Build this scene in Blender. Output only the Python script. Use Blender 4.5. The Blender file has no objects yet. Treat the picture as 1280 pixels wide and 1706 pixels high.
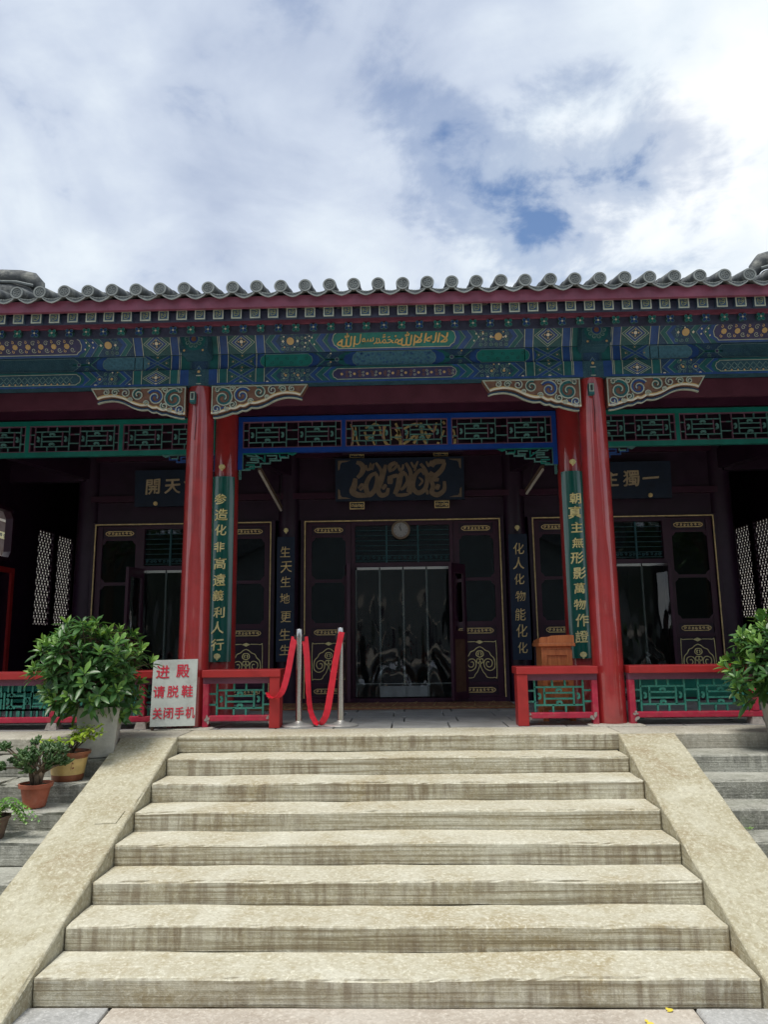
import bpy, math, random
from mathutils import Vector, Matrix, noise
from mathutils.geometry import tessellate_polygon
R = math.radians
scene = bpy.context.scene
col = scene.collection
rnd = random.Random(7)

# ------------------------------------------------------------------ camera
PITCH, YAW, ROLL = 0.1720, 0.0281, -0.0118
F = Vector((-math.sin(YAW)*math.cos(PITCH), math.cos(YAW)*math.cos(PITCH), math.sin(PITCH)))
r0 = Vector((math.cos(YAW), math.sin(YAW), 0)); u0 = r0.cross(F)
rv = r0*math.cos(ROLL) + u0*math.sin(ROLL); uv = -r0*math.sin(ROLL) + u0*math.cos(ROLL)
cam = bpy.data.cameras.new('camera'); camo = bpy.data.objects.new('camera', cam); col.objects.link(camo)
camo.matrix_world = Matrix(((rv.x, uv.x, -F.x, 0.0491), (rv.y, uv.y, -F.y, -7.0726), (rv.z, uv.z, -F.z, 0.7544), (0, 0, 0, 1)))
cam.sensor_fit = 'VERTICAL'; cam.sensor_height = 24.0; cam.lens = 24.0*1245.15/1706; cam.clip_end = 2000; cam.clip_start = 0.05
scene.camera = camo

# ------------------------------------------------------------------ light
SUN_EL, SUN_AZ = 70, -42          # azimuth: degrees left of straight behind the camera
world = bpy.data.worlds.new('World'); scene.world = world; world.use_nodes = True
sun = bpy.data.lights.new('sun', 'SUN'); sun.energy = 3.2; sun.angle = R(22); sun.color = (1, 0.95, 0.86)
suno = bpy.data.objects.new('sun', sun); col.objects.link(suno)
sd = Vector((math.sin(R(SUN_AZ))*math.cos(R(SUN_EL)), -math.cos(R(SUN_AZ))*math.cos(R(SUN_EL)), math.sin(R(SUN_EL))))
suno.rotation_euler = sd.to_track_quat('Z', 'Y').to_euler()
suno.location = sd*40
scene.view_settings.view_transform = 'Standard'; scene.view_settings.look = 'None'
scene.view_settings.exposure = 0.1; scene.view_settings.gamma = 1.0
scene.view_settings.use_curve_mapping = False
scene.cycles.max_bounces = 8; scene.cycles.transparent_max_bounces = 12
scene.cycles.use_denoising = True

class NT:
    def __init__(s, tree): s.t = tree; s.n = tree.nodes; s.l = tree.links
    def add(s, typ, **kw):
        n = s.n.new(typ)
        for k, v in kw.items():
            if k.startswith('i_'):
                n.inputs[k[2:].replace('_', ' ')].default_value = v
            else: setattr(n, k, v)
        return n
    def link(s, a, b): s.l.new(a, b)
    def math(s, op, a, b=None, c=None, clamp=False):
        n = s.n.new('ShaderNodeMath'); n.operation = op; n.use_clamp = clamp
        for i, v in enumerate((a, b, c)):
            if v is None: continue
            if isinstance(v, (int, float)): n.inputs[i].default_value = v
            else: s.link(v, n.inputs[i])
        return n.outputs[0]
    def vmath(s, op, a, b=None):
        n = s.n.new('ShaderNodeVectorMath'); n.operation = op
        for i, v in enumerate((a, b)):
            if v is None: continue
            if isinstance(v, tuple): n.inputs[i].default_value = v
            else: s.link(v, n.inputs[i])
        return n.outputs['Value'] if op in ('DOT_PRODUCT', 'LENGTH', 'DISTANCE') else n.outputs[0]
    def mix(s, f, a, b, blend='MIX'):
        n = s.n.new('ShaderNodeMix'); n.data_type = 'RGBA'; n.blend_type = blend
        for i, v in ((0, f), (6, a), (7, b)):
            if isinstance(v, (int, float)): n.inputs[i].default_value = v
            elif isinstance(v, tuple): n.inputs[i].default_value = (*v[:3], 1)
            else: s.link(v, n.inputs[i])
        return n.outputs[2]
    def ramp(s, fac, stops, interp='LINEAR'):
        n = s.n.new('ShaderNodeValToRGB'); e = n.color_ramp.elements; n.color_ramp.interpolation = interp
        while len(e) < len(stops): e.new(0.5)
        for el, (p, c) in zip(e, stops):
            el.position = p; el.color = (*c[:3], 1) if isinstance(c, tuple) else (c, c, c, 1)
        s.link(fac, n.inputs[0]); return n.outputs[0]
    def noise(s, vec, scale, detail=4, rough=0.55, dist=0.0):
        n = s.n.new('ShaderNodeTexNoise'); n.inputs['Scale'].default_value = scale; n.inputs['Detail'].default_value = detail
        n.inputs['Roughness'].default_value = rough; n.inputs['Distortion'].default_value = dist
        if vec is not None: s.link(vec, n.inputs['Vector'])
        return n.outputs['Fac']

def build_sky():
    T = NT(world.node_tree); T.n.clear()
    out = T.add('ShaderNodeOutputWorld'); bg = T.add('ShaderNodeBackground'); bg2 = T.add('ShaderNodeBackground')
    sky = T.add('ShaderNodeTexSky'); sky.sky_type = 'NISHITA'; sky.sun_disc = False
    sky.sun_elevation = R(SUN_EL); sky.sun_rotation = math.atan2(sd.x, sd.y); sky.altitude = 50; sky.ozone_density = 4.0
    T.link(sky.outputs[0], bg.inputs[0]); bg.inputs[1].default_value = 0.15
    tc = T.add('ShaderNodeTexCoord').outputs['Generated']
    sep = T.add('ShaderNodeSeparateXYZ'); T.link(tc, sep.inputs[0])
    z = T.math('ADD', T.math('MAXIMUM', sep.outputs['Z'], 0.0), 0.28)
    cmb = T.add('ShaderNodeCombineXYZ')
    T.link(T.math('DIVIDE', sep.outputs['X'], z), cmb.inputs[0]); T.link(T.math('DIVIDE', sep.outputs['Y'], z), cmb.inputs[1])
    p = T.vmath('ADD', cmb.outputs[0], (3.7, 1.2, 0.4))
    big = T.noise(p, 1.5, 3, 0.5, 0.3); mid = T.noise(p, 3.2, 5, 0.55, 0.5); fine = T.noise(p, 7.0, 8, 0.6, 0.25)
    # openings in the cloud deck: low noise values; the deck is thinner around the three gaps in the east
    hole = 0.0
    for (d, k, amp) in SKY_GAPS:
        dv = Vector(d).normalized()
        dist = T.vmath('DISTANCE', T.vmath('NORMALIZE', tc), tuple(dv))
        g = T.math('MULTIPLY', T.math('POWER', 2.718, T.math('MULTIPLY', T.math('MULTIPLY', dist, dist), -k)), amp)
        hole = g if hole == 0.0 else T.math('ADD', hole, g)
    dens = T.math('ADD', T.math('MULTIPLY', mid, 0.5), T.math('MULTIPLY', fine, 0.5))
    dens = T.math('SUBTRACT', T.math('ADD', T.math('MULTIPLY', dens, 2.2), -0.22), hole)
    cover = T.ramp(dens, [(0.22, 0.0), (0.46, 0.5), (0.78, 1.0)], 'EASE')
    lum = T.math('ADD', T.math('MULTIPLY', big, 0.6), T.math('ADD', T.math('MULTIPLY', mid, 0.28), T.math('MULTIPLY', fine, 0.12)))
    cc = T.ramp(lum, [(0.37, (0.38, 0.45, 0.60)), (0.46, (0.56, 0.63, 0.75)), (0.53, (0.72, 0.79, 0.86)), (0.62, (0.92, 0.95, 0.97))])
    T.link(cc, bg2.inputs[0]); bg2.inputs[1].default_value = 1.06
    mx = T.add('ShaderNodeMixShader'); T.link(cover, mx.inputs[0]); T.link(bg.outputs[0], mx.inputs[1]); T.link(bg2.outputs[0], mx.inputs[2])
    T.link(mx.outputs[0], out.inputs[0])
def pix_dir(x, y):
    return F + rv*((x-640)/1245.15) - uv*((y-853)/1245.15)
SKY_GAPS = [(pix_dir(905, 350), 70, 0.66), (pix_dir(1135, 225), 200, 0.44), (pix_dir(700, 205), 220, 0.38)]
build_sky()

# ------------------------------------------------------------------ materials
M = {}
def pm(name, color, rough=0.6, metal=0.0, spec=0.5, var=0.15, vscale=6.0, bump=0.0, bscale=60.0, coat=0.0, dirt=None, dscale=3.0, orn=None):
    m = bpy.data.materials.new(name); m.use_nodes = True; T = NT(m.node_tree); T.n.clear()
    out = T.add('ShaderNodeOutputMaterial'); b = T.add('ShaderNodeBsdfPrincipled'); T.link(b.outputs[0], out.inputs[0])
    pos = T.add('ShaderNodeNewGeometry').outputs['Position']
    n = T.noise(pos, vscale, 5, 0.6)
    lo = tuple(c*(1-var) for c in color); hi = tuple(min(1, c*(1+var)) for c in color)
    c = T.ramp(n, [(0.3, lo), (0.7, hi)])
    if dirt:
        dn = T.noise(pos, dscale, 8, 0.65)
        c = T.mix(T.ramp(dn, [(0.5, 0.0), (0.72, 0.75)]), c, dirt)
    if orn:      # fine scroll filler drawn over the ground colour
        vo = T.add('ShaderNodeTexVoronoi'); vo.inputs['Scale'].default_value = 42.0; vo.feature = 'F1'
        wp = T.add('ShaderNodeVectorMath'); wp.operation = 'ADD'; T.link(pos, wp.inputs[0]); nz = T.add('ShaderNodeTexNoise'); nz.inputs['Scale'].default_value = 30.0; T.link(pos, nz.inputs['Vector'])
        sc = T.vmath('MULTIPLY', nz.outputs['Color'], (0.03, 0.03, 0.03)); T.link(sc, wp.inputs[1]); T.link(wp.outputs[0], vo.inputs['Vector'])
        ring = T.math('ABSOLUTE', T.math('SUBTRACT', T.math('FRACT', T.math('MULTIPLY', vo.outputs['Distance'], 3.2)), 0.5))
        c = T.mix(T.ramp(ring, [(0.05, 0.75), (0.20, 0.0)]), c, orn)
    T.link(c, b.inputs['Base Color'])
    b.inputs['Roughness'].default_value = rough; b.inputs['Metallic'].default_value = metal; b.inputs['Specular IOR Level'].default_value = spec
    if rough < 0.9:
        T.link(T.ramp(T.noise(pos, vscale*2.3, 4), [(0.3, max(0.02, rough*0.8)), (0.7, min(1, rough*1.25))]), b.inputs['Roughness'])
    if coat: b.inputs['Coat Weight'].default_value = coat; b.inputs['Coat Roughness'].default_value = 0.035; b.inputs['Coat IOR'].default_value = 1.7
    if bump:
        bn = T.add('ShaderNodeBump'); bn.inputs['Strength'].default_value = bump; bn.inputs['Distance'].default_value = 0.01
        T.link(T.noise(pos, bscale, 6, 0.6), bn.inputs['Height']); T.link(bn.outputs[0], b.inputs['Normal'])
    M[name] = m; return m

def stone_mat(name, base, light, dark, streak, streak_amt, strata=0.5, moss=None, bump=0.5):
    m = bpy.data.materials.new(name); m.use_nodes = True; T = NT(m.node_tree); T.n.clear()
    out = T.add('ShaderNodeOutputMaterial'); b = T.add('ShaderNodeBsdfPrincipled'); T.link(b.outputs[0], out.inputs[0])
    g = T.add('ShaderNodeNewGeometry'); pos = g.outputs['Position']
    nsep = T.add('ShaderNodeSeparateXYZ'); T.link(g.outputs['True Normal'], nsep.inputs[0])
    face = T.ramp(T.math('ABSOLUTE', nsep.outputs['Z']), [(0.35, 1.0), (0.75, 0.0)])   # 1 on quarry-cut vertical faces, where bedding shows
    n1 = T.noise(pos, 1.7, 7, 0.66, 0.8); n2 = T.noise(pos, 17, 7, 0.68); n3 = T.noise(pos, 120, 4, 0.7)
    c = T.ramp(n1, [(0.30, dark), (0.5, base), (0.70, light)])
    c = T.mix(T.ramp(n2, [(0.42, 0.0), (0.72, 0.65)]), c, light)
    c = T.mix(T.ramp(n2, [(0.24, 0.5), (0.42, 0.0)]), c, dark)
    n4 = T.noise(pos, 46, 5, 0.7, 0.6)
    c = T.mix(T.ramp(n4, [(0.50, 0.0), (0.68, 0.85)]), c, tuple(min(1, x*1.22) for x in light)); c = T.mix(T.ramp(n4, [(0.30, 0.55), (0.44, 0.0)]), c, tuple(x*0.86 for x in dark))
    mp = T.vmath('MULTIPLY', pos, (0.35, 0.35, 26.0)); st = T.noise(mp, 2.6, 6, 0.6, 0.3)
    c = T.mix(T.math('MULTIPLY', T.ramp(st, [(0.35, 1.0), (0.55, 0.0)]), T.math('MULTIPLY', face, strata)), c, tuple(x*0.62 for x in dark))
    c = T.mix(T.math('MULTIPLY', T.ramp(st, [(0.54, 0.0), (0.66, 0.55)]), T.math('MULTIPLY', face, strata)), c, light)
    mp2 = T.vmath('MULTIPLY', pos, (17.0, 17.0, 1.3)); sk = T.noise(mp2, 1.0, 6, 0.65, 0.2)
    area = T.ramp(T.noise(T.vmath('MULTIPLY', pos, (0.8, 0.8, 5.0)), 1.0, 3, 0.5), [(0.36, 0.0), (0.56, 1.0)])
    c = T.mix(T.math('MULTIPLY', T.math('MULTIPLY', T.ramp(sk, [(0.44, 0.0), (0.62, 1.0)]), area), T.math('MULTIPLY', face, streak_amt)), c, streak)
    if moss:
        c = T.mix(T.ramp(T.noise(pos, 5.0, 8, 0.7), [(0.52, 0.0), (0.70, 0.6)]), c, moss)
    T.link(c, b.inputs['Base Color'])
    b.inputs['Roughness'].default_value = 0.85; b.inputs['Specular IOR Level'].default_value = 0.25
    h = T.math('ADD', T.math('ADD', T.math('MULTIPLY', n2, 0.6), T.math('MULTIPLY', n4, 0.5)), T.math('MULTIPLY', n3, 0.3))
    h = T.math('ADD', h, T.math('MULTIPLY', T.math('MULTIPLY', st, face), 0.8))
    bn = T.add('ShaderNodeBump'); bn.inputs['Strength'].default_value = bump; bn.inputs['Distance'].default_value = 0.012
    T.link(h, bn.inputs['Height']); T.link(bn.outputs[0], b.inputs['Normal'])
    M[name] = m; return m

stone_mat('tan_stone', (0.46, 0.428, 0.32), (0.60, 0.585, 0.49), (0.36, 0.30, 0.18), (0.15, 0.105, 0.065), 0.6, 0.85)
stone_mat('cheek_stone', (0.40, 0.365, 0.25), (0.55, 0.53, 0.42), (0.31, 0.245, 0.145), (0.15, 0.11, 0.08), 0.06, 0.08, bump=0.9)  # stone colour darkened for the lesser sun on the sloped slabs
stone_mat('grey_stone', (0.31, 0.31, 0.265), (0.45, 0.45, 0.40), (0.18, 0.18, 0.155), (0.09, 0.09, 0.08), 0.5, 0.06, moss=(0.19, 0.20, 0.15), bump=1.0)
stone_mat('kerb_stone', (0.42, 0.40, 0.33), (0.54, 0.52, 0.45), (0.32, 0.29, 0.22), (0.16, 0.13, 0.1), 0.3, 0.3)
stone_mat('paving_stone', (0.42, 0.37, 0.31), (0.52, 0.48, 0.42), (0.33, 0.28, 0.23), (0.2, 0.17, 0.14), 0.2, 0.2)
stone_mat('paving_grey', (0.36, 0.36, 0.35), (0.46, 0.46, 0.45), (0.27, 0.27, 0.26), (0.2, 0.17, 0.14), 0.2, 0.2)
pm('floor_tile', (0.36, 0.36, 0.35), 0.42, var=0.25, vscale=3, bump=0.15)
pm('mortar', (0.12, 0.115, 0.10), 0.95, var=0.3, vscale=20)
pm('soil_dark', (0.05, 0.04, 0.03), 0.95, var=0.4, vscale=40, bump=0.8)
pm('ground', (0.30, 0.28, 0.25), 0.9, var=0.2, vscale=1.5, bump=0.3)
pm('red_lacquer', (0.37, 0.021, 0.022), 0.5, spec=0.5, var=0.22, vscale=5, coat=1.0, dirt=(0.25, 0.018, 0.026), dscale=2.5, bump=0.03, bscale=6)
pm('red_rail', (0.43, 0.027, 0.027), 0.42, var=0.18, vscale=5, bump=0.08, bscale=40, dirt=(0.30, 0.022, 0.026), dscale=5)
pm('pink_red', (0.46, 0.020, 0.058), 0.5, var=0.2, vscale=7, dirt=(0.45, 0.10, 0.10), dscale=18)
pm('chipped', (0.36, 0.32, 0.29), 0.9, var=0.3, vscale=30, bump=0.5)
pm('red_beam', (0.15, 0.048, 0.085), 0.5, var=0.2, vscale=4)  # dark red shifted mauve to carry the camera's veil glare
pm('red_eave', (0.23, 0.065, 0.11), 0.55, var=0.25, vscale=5, dirt=(0.17, 0.055, 0.095), dscale=6)  # bluish flare over the eave is put into this red
pm('maroon', (0.026, 0.009, 0.027), 0.42, var=0.25, vscale=5)  # both maroons pushed purple to hold the porch's bluish shaded cast
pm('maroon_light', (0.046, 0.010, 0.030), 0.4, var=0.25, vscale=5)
pm('room_dark', (0.004, 0.010, 0.020), 0.9, var=0.3)  # the room's navy darkness is put into its wall colour
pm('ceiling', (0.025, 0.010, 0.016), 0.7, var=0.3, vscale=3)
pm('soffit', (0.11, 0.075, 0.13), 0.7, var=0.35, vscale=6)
pm('rafter_gap', (0.055, 0.065, 0.12), 0.6, var=0.3, vscale=14)
pm('rafter_blue', (0.035, 0.065, 0.12), 0.6, var=0.3)
pm('rafter_green', (0.02, 0.085, 0.085), 0.6, var=0.3)
pm('p_base', (0.022, 0.078, 0.13), 0.55, var=0.35, vscale=9, dirt=(0.04, 0.085, 0.115), dscale=9, orn=(0.06, 0.17, 0.20))  # beam paints from here made bluer and paler to carry the eave haze
pm('p_blue', (0.020, 0.075, 0.27), 0.5, var=0.25, vscale=9)
pm('p_navy', (0.017, 0.05, 0.135), 0.55, var=0.3, vscale=9, orn=(0.055, 0.15, 0.20))
pm('p_green', (0.014, 0.125, 0.14), 0.5, var=0.28, vscale=9)
pm('p_teal', (0.014, 0.20, 0.19), 0.5, var=0.2, vscale=9)
pm('p_dgreen', (0.012, 0.08, 0.10), 0.55, var=0.3, vscale=9, orn=(0.055, 0.17, 0.18))
pm('p_pale', (0.075, 0.205, 0.30), 0.55, var=0.3, vscale=40)
pm('p_violet', (0.05, 0.05, 0.14), 0.55, var=0.25, vscale=12)
pm('p_line', (0.42, 0.47, 0.40), 0.55, var=0.2, vscale=20)
pm('p_lined', (0.15, 0.26, 0.27), 0.55, var=0.25, vscale=20)
pm('p_white', (0.74, 0.70, 0.58), 0.5, var=0.1)
pm('p_gold', (0.62, 0.42, 0.16), 0.4, metal=0.35, var=0.2, vscale=25)
pm('p_cream', (0.60, 0.42, 0.20), 0.5, var=0.15)
pm('p_salmon', (0.20, 0.105, 0.075), 0.6, var=0.25, vscale=15)
pm('p_olive', (0.26, 0.28, 0.12), 0.55, var=0.25, vscale=30)
pm('gold', (0.90, 0.74, 0.36), 0.35, metal=0.1, var=0.25, vscale=30)
pm('gold_dull', (0.80, 0.60, 0.28), 0.35, metal=0.15, var=0.3, vscale=20)
pm('bronze', (0.22, 0.165, 0.115), 0.5, metal=0.3, var=0.2, vscale=12)
pm('plaque_gold', (0.52, 0.42, 0.27), 0.5, metal=0.1, var=0.2, vscale=14)
pm('frieze_green', (0.008, 0.20, 0.165), 0.4, var=0.2)
pm('frieze_blue', (0.005, 0.055, 0.33), 0.4, var=0.2)
pm('lattice_bar', (0.10, 0.26, 0.25), 0.5, var=0.2)
pm('lattice_mauve', (0.20, 0.10, 0.16), 0.5, var=0.2)
pm('rail_green', (0.035, 0.24, 0.18), 0.45, var=0.28, vscale=14, dirt=(0.13, 0.31, 0.25), dscale=22)
pm('board_green', (0.006, 0.105, 0.085), 0.16, var=0.12, vscale=4, coat=0.4)
pm('board_black', (0.003, 0.016, 0.045), 0.5, var=0.2)  # black with the navy tint of porch shade mixed in
pm('bench_green', (0.01, 0.16, 0.125), 0.35, var=0.2, vscale=4)
pm('tile_grey', (0.09, 0.10, 0.105), 0.75, var=0.4, vscale=9, bump=0.5, bscale=70, dirt=(0.38, 0.38, 0.33), dscale=9)
pm('tile_face', (0.095, 0.115, 0.125), 0.7, var=0.35, vscale=14, bump=0.4, dirt=(0.22, 0.24, 0.235), dscale=20)
pm('tile_rim', (0.21, 0.235, 0.235), 0.75, var=0.3, vscale=14)
pm('steel', (0.60, 0.59, 0.56), 0.93, metal=1.0, var=0.04, vscale=2); M['steel'].node_tree.nodes['Principled BSDF'].inputs['Roughness'].default_value = 0.27
pm('steel_plate', (0.58, 0.57, 0.54), 0.45, metal=0.6, var=0.12, vscale=10)
pm('black_plastic', (0.02, 0.02, 0.022), 0.4)
pm('ribbon', (0.72, 0.018, 0.04), 0.45, var=0.12, vscale=9)
pm('canvas', (0.56, 0.60, 0.56), 0.85, var=0.1, vscale=5, bump=0.25, bscale=14, dirt=(0.36, 0.35, 0.32), dscale=6)
pm('sign_red', (0.62, 0.025, 0.055), 0.7, var=0.15, vscale=30)
pm('old_wood', (0.13, 0.085, 0.06), 0.8, var=0.3, vscale=20)
pm('terracotta', (0.36, 0.10, 0.055), 0.7, var=0.2, vscale=12, dirt=(0.42, 0.20, 0.14), dscale=9)
pm('glaze_brown', (0.22, 0.07, 0.03), 0.4, var=0.25, vscale=14)
pm('glaze_yellow', (0.56, 0.40, 0.15), 0.4, var=0.2, vscale=14)
pm('concrete', (0.45, 0.45, 0.41), 0.85, var=0.2, vscale=7, bump=0.5, dirt=(0.28, 0.29, 0.25), dscale=5)
pm('bark', (0.12, 0.09, 0.06), 0.9, var=0.3, vscale=25, bump=0.8, bscale=40)
pm('white_enamel', (0.7, 0.7, 0.68), 0.35, var=0.05)
pm('clock_face', (0.40, 0.41, 0.42), 0.4, var=0.03)
pm('tube_glass', (0.62, 0.58, 0.52), 0.4, var=0.05)
pm('carpet', (0.24, 0.10, 0.05), 0.95, var=0.35, vscale=20, bump=0.5)
pm('carpet_line', (0.42, 0.28, 0.12), 0.95, var=0.25, vscale=20)
pm('leaf_fallen', (0.65, 0.52, 0.05), 0.6)
pm('white_wall', (0.84, 0.76, 0.64), 0.8, var=0.1)
pm('gable_grey', (0.20, 0.225, 0.225), 0.85, var=0.2, vscale=2)
pm('screen_wall', (0.075, 0.095, 0.075), 0.9, var=0.3, vscale=1)
pm('brown_panel', (0.12, 0.06, 0.04), 0.5, var=0.2)
pm('blue_cloth', (0.02, 0.03, 0.10), 0.7)
def wood_mat():
    m = bpy.data.materials.new('lectern_wood'); m.use_nodes = True; T = NT(m.node_tree); b = T.n['Principled BSDF']
    pos = T.add('ShaderNodeNewGeometry').outputs['Position']
    n = T.noise(T.vmath('MULTIPLY', pos, (30, 30, 2.0)), 1.0, 6, 0.6, 0.8)
    T.link(T.ramp(n, [(0.3, (0.40, 0.105, 0.035)), (0.7, (0.66, 0.24, 0.085))]), b.inputs['Base Color'])
    b.inputs['Roughness'].default_value = 0.35; M['lectern_wood'] = m
wood_mat()
def leaf_mat(name, dark, mid, light, rough=0.35):
    m = bpy.data.materials.new(name); m.use_nodes = True; T = NT(m.node_tree); b = T.n['Principled BSDF']
    g = T.add('ShaderNodeNewGeometry')
    c = T.ramp(g.outputs['Random Per Island'], [(0.0, dark), (0.55, mid), (1.0, light)])
    c = T.mix(T.ramp(T.noise(g.outputs['Position'], 9, 3), [(0.4, 0.0), (0.65, 0.6)]), c, mid)
    T.link(c, b.inputs['Base Color']); b.inputs['Roughness'].default_value = rough
    tr = T.add('ShaderNodeBsdfTranslucent'); T.link(T.mix(1.0, c, (1.0, 1.0, 0.4), 'MULTIPLY'), tr.inputs[0])
    mx = T.add('ShaderNodeMixShader'); mx.inputs[0].default_value = 0.25
    T.link(b.outputs[0], mx.inputs[1]); T.link(tr.outputs[0], mx.inputs[2])
    T.link(mx.outputs[0], T.n['Material Output'].inputs[0]); M[name] = m
leaf_mat('leaf_shrub', (0.030, 0.085, 0.028), (0.060, 0.155, 0.045), (0.13, 0.28, 0.075))
leaf_mat('leaf_young', (0.14, 0.30, 0.06), (0.22, 0.40, 0.09), (0.30, 0.50, 0.14))
leaf_mat('leaf_jade', (0.035, 0.085, 0.025), (0.06, 0.13, 0.04), (0.12, 0.20, 0.06))
leaf_mat('leaf_lime', (0.20, 0.36, 0.03), (0.34, 0.48, 0.05), (0.48, 0.58, 0.10))
leaf_mat('leaf_fern', (0.07, 0.20, 0.03), (0.14, 0.32, 0.06), (0.26, 0.44, 0.10))
leaf_mat('leaf_tree', (0.02, 0.055, 0.012), (0.04, 0.10, 0.02), (0.07, 0.15, 0.03))
def glass_mat(name, tint, refl=0.9, rough=0.02, base=0.04, film=0.0):
    m = bpy.data.materials.new(name); m.use_nodes = True; T = NT(m.node_tree); T.n.clear()
    out = T.add('ShaderNodeOutputMaterial'); tr = T.add('ShaderNodeBsdfTransparent'); tr.inputs[0].default_value = (*tint, 1)
    gl = T.add('ShaderNodeBsdfGlossy'); gl.inputs[0].default_value = (refl, refl, refl, 1); gl.inputs['Roughness'].default_value = rough
    fr = T.add('ShaderNodeFresnel'); fr.inputs[0].default_value = 1.5
    mx = T.add('ShaderNodeMixShader'); T.link(T.math('ADD', fr.outputs[0], base, clamp=True), mx.inputs[0])
    first = tr.outputs[0]
    if film:
        df = T.add('ShaderNodeBsdfDiffuse'); df.inputs[0].default_value = (0.35, 0.42, 0.42, 1)
        m2 = T.add('ShaderNodeMixShader'); m2.inputs[0].default_value = film
        T.link(tr.outputs[0], m2.inputs[1]); T.link(df.outputs[0], m2.inputs[2]); first = m2.outputs[0]
    T.link(first, mx.inputs[1]); T.link(gl.outputs[0], mx.inputs[2]); T.link(mx.outputs[0], out.inputs[0]); M[name] = m
glass_mat('glass', (0.45, 0.58, 0.65), 0.9, 0.02, 0.0); glass_mat('pvc', (0.70, 0.82, 0.82), 1.0, 0.05, 0.015, 0.02); glass_mat('pvc_seam', (0.5, 0.58, 0.58), 1.0, 0.1, 0.05, 0.25)  # bluish glass tint includes the shaded interior's cast
pm('pvc_hem', (0.20, 0.23, 0.24), 0.5)

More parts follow.
